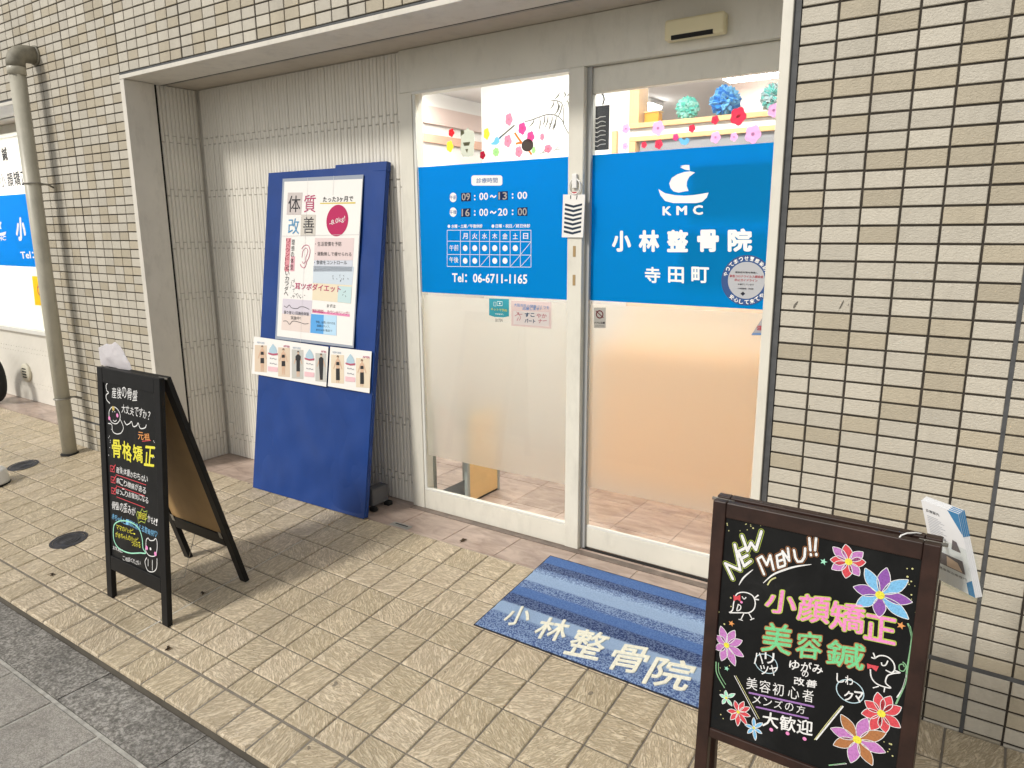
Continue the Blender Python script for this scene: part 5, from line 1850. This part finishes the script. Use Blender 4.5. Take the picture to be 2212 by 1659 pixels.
k.build('chalk_bow', R_, ab2)
k = Sheet(P2, h2 + 0.0009, c6)
k.line([(1335, 815), (1358, 880), (1352, 960), (1332, 1080), (1318, 1170), (1265, 1290)], 0.0034)
k.line([(1345, 830), (1362, 905)], 0.004)
k.line([(1305, 1042), (1325, 1065), (1312, 1095), (1288, 1090), (1285, 1062), (1305, 1055), (1315, 1072)], 0.002)
k.line([(208, 1040), (212, 1110), (258, 1195)], 0.0024).line([(222, 1045), (226, 1105), (265, 1175)], 0.0016)
k.line([(870, 1650), (970, 1638)], 0.0026)
k.build('chalk_vine', chalk('leaf', (0.24, 0.48, 0.26)), ab2)
k = Sheet(P2, h2 + 0.0009, c6)
k.line([(510, 590), (530, 560), (560, 545)], 0.003).line([(945, 1300), (870, 1390), (785, 1500)], 0.0016).line([(325, 1122), (462, 1376)], 0.0014)
for _ in range(46):
    e = rnd.random()
    if e < 0.3:
        p_ = (rnd.uniform(205, 300) - 0.06 * 0, rnd.uniform(640, 1400))
    elif e < 0.55:
        p_ = (rnd.uniform(270, 470), rnd.uniform(215, 290))
    elif e < 0.8:
        p_ = (rnd.uniform(1330, 1390), rnd.uniform(470, 760))
    else:
        p_ = (rnd.uniform(1190, 1280), rnd.uniform(1450, 1640))
    k.disc(p_, rnd.uniform(0.0008, 0.0022), 8)
k.build('chalk_specks', chalk('straw', (0.62, 0.60, 0.28)), ab2)

# ------------------------------------------------------------------ leaflet holder hung on the menu board
ringp = crop(3300, 1800, 540 / 1600)
lh = thing('leaflet_holder', (0.14, -0.60, 0.69), 'clear pocket of white and blue leaflets hanging beside the menu board', 'leaflet holder')


TLp, TRp = cast(*ringp(455, 222), -0.545), cast(*ringp(870, 378), -0.615)
BRp, BLp = cast(*ringp(1062, 1310), -0.650), None
BLp = TLp + (BRp - TRp)
PH = Plane(BLp, TRp - TLp, TLp - BLp)
PH.v = (TLp - BLp).normalized()
PH.n = PH.u.cross(PH.v).normalized()
if PH.n.y > 0:
    PH.n = -PH.n
HWd, HHt = (TRp - TLp).length, (TLp - BLp).length
MT_LEAF = M('leaflet_white', (0.74, 0.75, 0.77), 0.4)
MT_LBLUE = M('leaflet_blue', (0.05, 0.20, 0.40), 0.4)
for i in range(4):
    hh = -0.0042 * i
    off = 0.002 * i
    o = geo('leaflet', [PH.at(0, 0, hh - 0.0036), PH.at(HWd, 0, hh - 0.0036), PH.at(HWd, HHt + off, hh - 0.0036), PH.at(0, HHt + off, hh - 0.0036),
                        PH.at(0, 0, hh), PH.at(HWd, 0, hh), PH.at(HWd, HHt + off, hh), PH.at(0, HHt + off, hh)], BOXF, MT_LEAF, lh)
    sh = Sheet(PH, hh + 0.0005)
    sh.poly([(HWd * 0.72, HHt + off), (HWd, HHt + off), (HWd, HHt * 0.74)], True)
    sh.poly([(HWd * 0.84, 0), (HWd, 0), (HWd, HHt * 0.20), (HWd * 0.84, HHt * 0.14)], True)
    sh.build('leaflet_corner', MT_LBLUE, lh)
    geo('leaflet_edge', [PH.at(HWd + 0.0004, HHt * 0.72, hh - 0.0036), PH.at(HWd + 0.0004, HHt * 0.72, hh), PH.at(HWd + 0.0004, HHt + off, hh), PH.at(HWd + 0.0004, HHt + off, hh - 0.0036)], [(0, 1, 2, 3)], MT_LBLUE, lh)
text_ab(PH, '診療案内', (HWd * 0.10, HHt * 0.87), (HWd * 0.46, HHt * 0.87), (HWd * 0.10, HHt * 0.91), 0.0008, INK, lh)
sh = Sheet(PH, 0.0008)
for i in range(12):
    y = HHt * (0.82 - 0.022 * i)
    sh.line([(HWd * 0.10, y), (HWd * (0.40 + 0.15 * ((i * 7) % 3) / 2), y)], 0.0012, smooth=False, raw=True)
sh.build('leaflet_print', flat('pale_ink', (0.40, 0.42, 0.46)), lh)
sh = Sheet(PH, 0.0010)
sh.poly([(HWd * 0.05, HHt * 0.24), (HWd * 0.86, HHt * 0.24), (HWd * 0.86, HHt * 0.40), (HWd * 0.05, HHt * 0.40)], True)
sh.poly([(HWd * 0.62, HHt * 0.50), (HWd * 0.86, HHt * 0.50), (HWd * 0.80, HHt * 0.62), (HWd * 0.70, HHt * 0.63)], True)
sh.build('leaflet_photo', flat('photo_dark', (0.14, 0.12, 0.13)), lh)
sh = Sheet(PH, 0.0013)
sh.poly([(HWd * 0.40, HHt * 0.25), (HWd * 0.80, HHt * 0.25), (HWd * 0.72, HHt * 0.35), (HWd * 0.45, HHt * 0.38)], True)
sh.build('leaflet_hand', SKN2, lh)
text_ab(PH, '交通事故治療専門', (HWd * 0.05, HHt * 0.165), (HWd * 0.86, HHt * 0.165), (HWd * 0.05, HHt * 0.195), 0.0010, INK, lh)
slab('pocket', PH, -0.003, HWd + 0.003, -0.004, HHt * 0.58, 0.0022, 0.0036, MT_GLASS, lh)
slab('pocket_back', PH, -0.003, HWd + 0.003, -0.004, HHt * 0.60, -0.0195, -0.0180, MT_GLASS, lh)
slab('pocket_base', PH, -0.003, HWd + 0.003, -0.006, -0.0042, -0.0180, 0.0022, MT_GLASS, lh)
rp = [cast(*ringp(*q), yy) for q, yy in (((205, 655), -0.748), ((235, 615), -0.742), ((300, 592), -0.735), ((400, 585), -0.72), ((500, 605), -0.70), ((565, 640), -0.68), ((585, 675), -0.67), ((550, 725), -0.70), ((520, 735), -0.745))]
tube('hanging_ring', rp, 0.0016, MT_WHITE, lh, 8)
tube('hanging_link', [rp[6], cast(*ringp(650, 680), -0.64), cast(*ringp(700, 640), -0.60)], 0.002, MT_GALV, lh, 8)

# ------------------------------------------------------------------ doormat
def mat_rug():
    m, nt, b = nodes_of('mat_pile')
    g = nt.nodes.new('ShaderNodeNewGeometry')
    sx = N(nt, 'ShaderNodeSeparateXYZ')
    nt.links.new(g.outputs['Position'], sx.inputs[0])
    wob = noise(nt, pos(nt), 5, 3, 0.6)
    t = mathn(nt, 'DIVIDE', mathn(nt, 'SUBTRACT', 0.267, mathn(nt, 'ADD', sx.outputs[1], mathn(nt, 'MULTIPLY', mathn(nt, 'SUBTRACT', wob, 0.5), 0.012))), 0.557)
    lt, md, dk, sp = (0.36, 0.50, 0.72), (0.10, 0.20, 0.48), (0.045, 0.08, 0.22), (0.17, 0.27, 0.50)
    A = ramp(nt, t, [(0.0, md), (0.115, md), (0.125, dk), (0.20, dk), (0.215, sp), (0.27, lt), (0.38, lt), (0.40, sp), (0.47, sp), (0.485, md), (0.57, md), (0.585, dk), (0.68, dk), (0.695, lt), (0.80, lt), (0.825, sp), (1.0, sp)])
    n = noise(nt, pos(nt), 150, 2, 0.75)
    f = ramp(nt, n, [(0.44, (0, 0, 0)), (0.56, (1, 1, 1))])
    dark = mixc(nt, 1.0, A, (0.42, 0.45, 0.60), 'MULTIPLY')
    lite = mixc(nt, 0.34, A, (0.52, 0.66, 0.88))
    fac = N(nt, 'ShaderNodeRGBToBW')
    nt.links.new(f, fac.inputs[0])
    spk = mixc(nt, fac.outputs[0], dark, lite)
    # plain bands keep little speckle
    amt = ramp(nt, t, [(0.0, (.15,) * 3), (0.115, (.15,) * 3), (0.13, (.75,) * 3), (0.26, (.95,) * 3), (0.28, (.15,) * 3), (0.38, (.15,) * 3), (0.40, (1, 1, 1)), (0.475, (1, 1, 1)), (0.49, (.2,) * 3), (0.57, (.2,) * 3), (0.59, (.7,) * 3), (0.685, (.7,) * 3), (0.70, (.12,) * 3), (0.80, (.12,) * 3), (0.83, (1, 1, 1)), (1.0, (1, 1, 1))])
    am = N(nt, 'ShaderNodeRGBToBW')
    nt.links.new(amt, am.inputs[0])
    c = mixc(nt, am.outputs[0], A, spk)
    nt.links.new(c, b.inputs['Base Color'])
    b.inputs['Roughness'].default_value = 0.95
    b.inputs['Specular IOR Level'].default_value = 0.1
    bump(nt, b, mathn(nt, 'ADD', n, noise(nt, pos(nt), 420, 2, 0.6)), 0.9, 0.005)
    return m


rug = thing('doormat', (-0.9, -0.01, 0.02), 'blue striped doormat with cream lettering on the terrace', 'doormat')
MX0, MX1, MY0, MY1 = -1.345, -0.452, -0.290, 0.267


def mz(x, y):
    return max(fz(x, y), PZ if y > 0.12 else -9) + 0.0005


v, f = [], []
NX, NY = 60, 40
for j in range(NY + 1):
    for i in range(NX + 1):
        x, y = MX0 + (MX1 - MX0) * i / NX, MY0 + (MY1 - MY0) * j / NY
        e = min(i, j, NX - i, NY - j)
        x += (mnoise.noise(Vector((x * 40, y * 40, 0))) * 0.002 if e == 0 else 0)
        y += (mnoise.noise(Vector((x * 40, y * 40, 5))) * 0.002 if e == 0 else 0)
        v.append((x, y, mz(x, y) + (0.004 if e == 0 else 0.009) + mnoise.noise(Vector((x * 60, y * 60, 2))) * 0.0012))
for j in range(NY):
    for i in range(NX):
        q = j * (NX + 1) + i
        f.append((q, q + 1, q + NX + 2, q + NX + 1))
geo('pile', v, f, mat_rug(), rug, True)
v = []
for dz in (0.0, 0.0035):
    v += [(x, y, mz(x, y) + dz) for x, y in ((MX0 - 0.004, MY0 - 0.004), (MX1 + 0.004, MY0 - 0.004), (MX1 + 0.004, MY1 + 0.004), (MX0 - 0.004, MY1 + 0.004))]
geo('rubber_base', v, BOXF, M('mat_rubber', (0.015, 0.018, 0.03), 0.8), rug)
cM = crop(1700, 2000, 1000 / 2212)
PM = Plane((0, 0, 0.0095), (1, 0, SX), (0, 1, SL))
MT_CREAM = M('cream_pile', (0.84, 0.83, 0.70), 0.95, var=0.12, vscale=120, bmp=0.8, bscale=300, bdist=0.003)
for ch_, bl, br, tl in (('小', (395, 765), (610, 762), (470, 612)), ('林', (645, 865), (905, 905), (745, 695)), ('整', (905, 1000), (1195, 1060), (1040, 790)), ('骨', (1245, 1120), (1550, 1175), (1375, 915)), ('院', (1560, 1245), (1925, 1320), (1690, 1020))):
    text(PM, ch_, bl, br, tl, cM, 0.0, MT_CREAM, rug, 0.010, 'pile_lettering', 0.0035)

# ------------------------------------------------------------------ drainpipe
PXx, PYy, PR = -4.875, -0.118, 0.044
pipe = thing('drainpipe', (PXx, PYy, fz(PXx, PYy)), 'grey green plastic drainpipe standing before the tiled pier', 'drainpipe')
tube('pipe', [(PXx, PYy, 2.40), (PXx, PYy, fz(PXx, PYy) + 0.001)], PR, MT_PIPE, pipe, 28)
tube('socket', [(PXx, PYy, 2.445), (PXx, PYy, 2.385)], PR + 0.006, MT_PIPE, pipe, 28)
el = [(PXx, PYy, 2.43), (PXx, PYy, 2.455), (PXx, PYy + 0.008, 2.482), (PXx, PYy + 0.024, 2.503), (PXx, PYy + 0.048, 2.512), (PXx, PYy + 0.07, 2.514), (PXx, -0.001, 2.514)]
tube('elbow', el, PR + 0.007, MT_PIPED, pipe, 28)
tube('wall_collar', [(PXx, -0.012, 2.514), (PXx, -0.0005, 2.514)], PR + 0.014, MT_PIPED, pipe, 28)
for zc in (1.755, 0.385):
    ringc = [(PXx + (PR + 0.004) * math.cos(2 * math.pi * k / 30), PYy + (PR + 0.004) * math.sin(2 * math.pi * k / 30), zc) for k in range(30)]
    cl_ = tube('pipe_clamp', ringc, 0.0045, MT_GALV, pipe, 8, closed=True)
    tube('clamp_stem', [(PXx, PYy + PR, zc), (PXx, -0.03, zc - 0.004), (PXx + 0.004, -0.001, zc - 0.02)], 0.006, MT_GALV, pipe, 8)
    tube('clamp_screw', [(PXx - PR - 0.002, PYy - 0.004, zc + 0.01), (PXx - PR - 0.016, PYy - 0.006, zc + 0.01)], 0.005, MT_GALV, pipe, 8)
lathe('pipe_shoe', (PXx, PYy, fz(PXx, PYy)), [(PR + 0.012, -0.004), (PR + 0.012, 0.004), (PR + 0.002, 0.010)], MT_BLACK, pipe)

# ------------------------------------------------------------------ drain covers, block, wheel
def drain_cover(x, y, r, label, gap):
    z = fz(x, y)
    t = thing('drain_cover', (x, y, z), label, 'drain cover')
    def disc(name, ra, rb_, h0, h1, mt, seg=40):
        v = []
        for h, rr in ((h0, ra), (h1, ra), (h1, rb_)):
            for k in range(seg):
                a = 2 * math.pi * k / seg
                xx, yy = x + rr * math.cos(a), y + rr * math.sin(a)
                v.append((xx, yy, fz(xx, yy) + h))
        f = []
        for r_ in (0, 1):
            for k in range(seg):
                l = (k + 1) % seg
                f.append((r_ * seg + k, r_ * seg + l, (r_ + 1) * seg + l, (r_ + 1) * seg + k))
        if rb_ < 0.02:
            f.append(tuple(2 * seg + k for k in range(seg)))
        return geo(name, v, f, mt, t)
    disc('rim', r, r * 0.84, 0.0, 0.0030, MT_IRON)
    disc('lid', r * 0.82, 0.01, 0.0, 0.0022, MT_IRON)
    for rr in (0.62, 0.42, 0.22):
        disc('lid_ring', r * rr, r * (rr - 0.07), 0.002, 0.0042, MT_IRON)
    return t


drain_cover(-4.955, -0.372, 0.088, 'round iron drain cover close to the drainpipe foot', 0)
d2 = drain_cover(-3.58, -0.732, 0.086, 'round iron drain cover close to the black chalkboard', 0)
slab('patch', FLOOR, -3.56, -3.50, -0.80, -0.70, 0.0006, 0.0014, MT_IRON, d2)
blk = thing('stand_weight', (-4.75, -0.60, fz(-4.75, -0.6)), 'white tapered plastic weight on the tiles beside a drain cover', 'stand weight')
lathe('weight_body', (-4.80, -0.615, fz(-4.8, -0.615) + 0.012), [(0.098, 0), (0.100, 0.006), (0.088, 0.075), (0.078, 0.086), (0.03, 0.088)], MT_WHITE, blk)
lathe('weight_pad', (-4.80, -0.615, fz(-4.8, -0.615)), [(0.105, 0.0), (0.105, 0.010), (0.09, 0.0118)], MT_BLACK, blk)
lathe('socket', (-4.80, -0.615, fz(-4.8, -0.615) + 0.1), [(0.02, 0.0), (0.02, 0.05), (0.012, 0.052)], MT_WHITE, blk, 16)
whl = thing('wheel', (-6.845, 0.2, fz(-6.845, 0.2)), 'black rubber tyre standing by the white wall under the window', 'wheel')
zc = fz(-6.9, 0.2) + 0.205
WX = -6.845
tube('tyre', [(WX + 0.17 * math.cos(2 * math.pi * k / 40), 0.2, zc + 0.17 * math.sin(2 * math.pi * k / 40)) for k in range(40)], 0.04, MT_BLACK, whl, 12, closed=True)
tube('rim', [(WX + 0.125 * math.cos(2 * math.pi * k / 40), 0.2, zc + 0.125 * math.sin(2 * math.pi * k / 40)) for k in range(40)], 0.012, MT_GALV, whl, 8, closed=True)
for k in range(8):
    a = math.pi * k / 4
    tube('spoke', [(WX, 0.2, zc), (WX + 0.12 * math.cos(a), 0.2, zc + 0.12 * math.sin(a))], 0.004, MT_GALV, whl, 6)

plate = thing('floor_drain', (-2.15, 0.175, PZ), 'small metal slot plate let into the pink tiles', 'drain plate')
box('plate', -2.215, -2.095, 0.156, 0.196, PZ + 0.0003, PZ + 0.0022, M('plate_steel', (0.42, 0.42, 0.40), 0.4, 0.5), plate)
box('slot', -2.195, -2.115, 0.178, 0.186, PZ + 0.0024, PZ + 0.0032, MT_BLACK, plate)

def dead_leaf(x, y, z, r, label, seed):
    rr = random.Random(seed)
    v, f = [], []
    for k in range(5):
        a = rr.uniform(0, 6.28)
        L = r * rr.uniform(0.5, 1.0)
        c = Vector((x + rr.uniform(-r, r) * 0.5, y + rr.uniform(-r, r) * 0.4, z))
        d_ = Vector((math.cos(a), math.sin(a), 0))
        q = Vector((-d_.y, d_.x, 0))
        i0 = len(v)
        v += [c - d_ * L + Vector((0, 0, 0.001)), c + q * L * 0.35 + Vector((0, 0, 0.010)), c + d_ * L + Vector((0, 0, 0.006)), c - q * L * 0.35 + Vector((0, 0, 0.004))]
        f += [(i0, i0 + 1, i0 + 2), (i0, i0 + 2, i0 + 3)]
    o = geo('dead_leaf', v, f, M('dead_leaf', (0.07, 0.045, 0.025), 0.8))
    return tag(o, label, 'leaf')


cm3 = crop(1000, 1900, 1040 / 2212)
pa = Plane((0, 0, PZ), (1, 0, 0), (0, 1, 0), (0, 0, 1)).pix(*cm3(1565, 268))
dead_leaf(pa[0], pa[1], PZ, 0.022, 'curled dead leaf on the pink threshold tiles', 1)
cc8 = crop(0, 2000, 1200 / 2212)
for i, (p_, lb) in enumerate((((355, 290), 'dead leaf bit by the drain cover near the kerb'), ((1160, 803), 'dead leaf bit on a joint before the black chalkboard'), ((1410, 418), 'dead leaf bit beside the pale joint line'))):
    q = FLOOR.pix(*cc8(*p_))
    w = FLOOR.at(q[0], q[1])
    dead_leaf(w.x, w.y, w.z, 0.016, lb, 5 + i)

# ------------------------------------------------------------------ far shop window
YW = 0.40
win = thing('shop_window', (-7, YW, 0.65), 'lit shop window with blue band beyond the drainpipe', 'window')
box('head_casing', -9.0, -5.155, -0.018, 0.205, 2.268, 2.2895, MT_CASE, win, 0.002)
box('jamb_casing', -5.19, -5.155, -0.018, 0.42, 0.03, 2.266, MT_CASE, win, 0.002)
box('sealant_strip', -9.0, -5.143, -0.003, 0.02, 2.29, 2.3035, MT_SEAL, win)
box('shutter_slot', -9.0, -5.16, 0.206, 0.25, 2.31, 2.32, MT_BLACK, win)
box('slot_rail', -9.0, -5.19, 0.236, 0.250, 2.272, 2.300, MT_GALV, win)
box('soffit', -9.0, -5.16, 0.251, 0.46, 2.279, 2.302, MT_SOFFIT, win)
box('header', -9.0, -5.191, YW - 0.01, 0.5, 2.215, 2.2785, MT_DOOR, win, 0.002)
box('sill', -9.0, -5.191, YW - 0.03, 0.5, 0.640, 0.675, MT_TRIM, win, 0.003)
box('stile', -5.25, -5.191, YW - 0.01, 0.5, 0.676, 2.2145, MT_DOOR, win, 0.002)
box('pane', -9.0, -5.2505, YW, YW + 0.005, 0.676, 2.2145, MT_GLASS, win)
PL_W = Plane((0, YW - 0.001, 0), (1, 0, 0), (0, 0, 1), (0, -1, 0))
box('frosted_film', -9.0, -5.2505, YW + 0.006, YW + 0.0075, 0.676, 1.19, frost_mat('window_film', (0.9, 0.86, 0.80), 0.25), win)
bandw = slab('vinyl_sign', PL_W, -9.0, -5.2505, 1.190, 1.756, 0.0002, 0.0012, MT_BLUE, win)
cW = crop(0, 400, 240 / 664)
bw = Sheet(PL_W, 0.0005, cW)
wp = slab('white_panel', PL_W, -9.0, -5.2505, 1.762, 2.19, 0.0002, 0.0010, vinyl('window_white', (0.93, 0.91, 0.89), 0.55), win)
text(PL_W, '整', (-60, 575), (-12, 572), (-72, 430), cW, 0.0018, BLK_INK, wp, 0.02)
text(PL_W, '鍼', (35, 570), (90, 560), (10, 425), cW, 0.0018, BLK_INK, wp, 0.02)
for ch_, x0, x1, y, hh in (('小', 0, 55, 840, 140), ('顔', 75, 135, 835, 150), ('矯', 142, 208, 825, 150), ('正', 216, 280, 815, 140)):
    text(PL_W, ch_, (x0 + 14, y), (x1 + 14, y - 6), (x0 - 8, y - hh), cW, 0.0018, BLK_INK, wp, 0.015)
text(PL_W, '小', (172, 1395), (275, 1390), (160, 1150), cW, 0.0018, MT_WHITEV, bandw, 0.045)
text(PL_W, 'Tel：06-6711', (222, 1578), (700, 1560), (210, 1505), cW, 0.0018, MT_WHITEV, bandw, 0.02)
lg = Sheet(PL_W, 0.0018, cW)
lg.poly([(-60, 1310), (0, 1312), (66, 1295), (60, 1325), (40, 1340), (-40, 1340)])
lg.poly([(-5, 1190), (18, 1198), (8, 1235), (18, 1268), (-20, 1272), (-35, 1230)])
lg.build('boat_emblem', MT_WHITEV, bandw)
text(PL_W, 'KMC', (-60, 1400), (66, 1385), (-60, 1355), cW, 0.0018, MT_WHITEV, bandw, 0.02)
cW2 = crop(0, 900, 300 / 664)
yn = Sheet(PL_W, 0.0006, cW2).poly([(266, 300), (400, 305), (420, 548), (292, 540)]).build('yellow_notice', dmat('notice_yellow', (0.80, 0.55, 0.03)), win)
Sheet(PL_W, 0.0012, cW2).ring((330, 420), 0.035, 0.012).build('notice_ring', dmat('notice_pink', (0.65, 0.12, 0.25)), yn)
bay = thing('bay_wall', (-7, 0.45, 0.04), 'low white ribbed wall with round vent under the far window', 'wall')
box('wall_core', -9.0, -5.191, YW + 0.012, 0.56, -0.05, 0.639, MT_RIBBACK, bay)
v, f = [], []
for i in range(int((9.0 - 5.2) / RIBP)):
    xc = -5.2 - RIBP * (i + 0.5)
    off = 0.0 if i % 2 else 0.037
    ed = [0.638] + [z - off for z in (0.50, 0.20)] + [0.039]
    for za, zb in zip(ed[:-1], ed[1:]):
        L = za - zb - 0.004
        vv, ff = rib_maker(RIBP - 0.0022, L, 'x')()
        b = len(v)
        v += [(p[0] + xc, p[1] + YW + 0.012, p[2] + (za + zb) / 2) for p in vv]
        f += [tuple(b + k for k in g) for g in ff]
tag(geo('strip_tiles', v, f, MT_RIB, bay), kind='stuff')
vx, vz = PL_W.pix(58, 805)
vent = lathe('vent_cover', (vx, YW, vz), [(0.080, -0.004), (0.080, 0.012), (0.070, 0.020), (0.01, 0.020)], M('vent_cream', (0.62, 0.59, 0.48), 0.5), bay, 36, 'Y')
for k in range(4):
    zz = vz + 0.036 - 0.024 * k
    box('vent_slot', vx - 0.035, vx + 0.035, YW - 0.023, YW - 0.0203, zz - 0.005, zz + 0.005, MT_BLACK, bay)
# the room behind that window
room2 = thing('side_room', (-7.2, 2, 0), 'bright room behind the far shop window', 'room')
box('room_wall', -9.1, -3.74, 2.2, 2.3, -0.05, 2.498, MT_RW, room2)
box('room_wall', -3.78, -3.73, 0.57, 2.19, -0.05, 2.498, MT_RW, room2)
box('room_wall', -9.1, -9.0, 0.5, 2.19, -0.05, 2.498, MT_RW, room2)
box('ceiling', -9.1, -3.74, 0.51, 2.19, 2.50, 2.58, MT_RC, room2)
box('room_floor', -9.1, -3.96, 0.562, 2.19, -0.1, 0.0, MT_RW, room2)
box('room_wall', -5.19, -4.035, 0.41, 0.56, -0.05, 2.498, MT_RW, room2)
lt = thing('ceiling_light', (-6.8, 1.2, 2.44), 'white ceiling light behind the far shop window', 'ceiling light', 'ceiling lights inside the clinic')
box('housing', -8.4, -5.6, 0.95, 1.45, 2.462, 2.4995, MT_WHITE, lt, 0.004)
box('diffuser', -8.38, -5.62, 0.97, 1.43, 2.440, 2.461, WARM, lt)
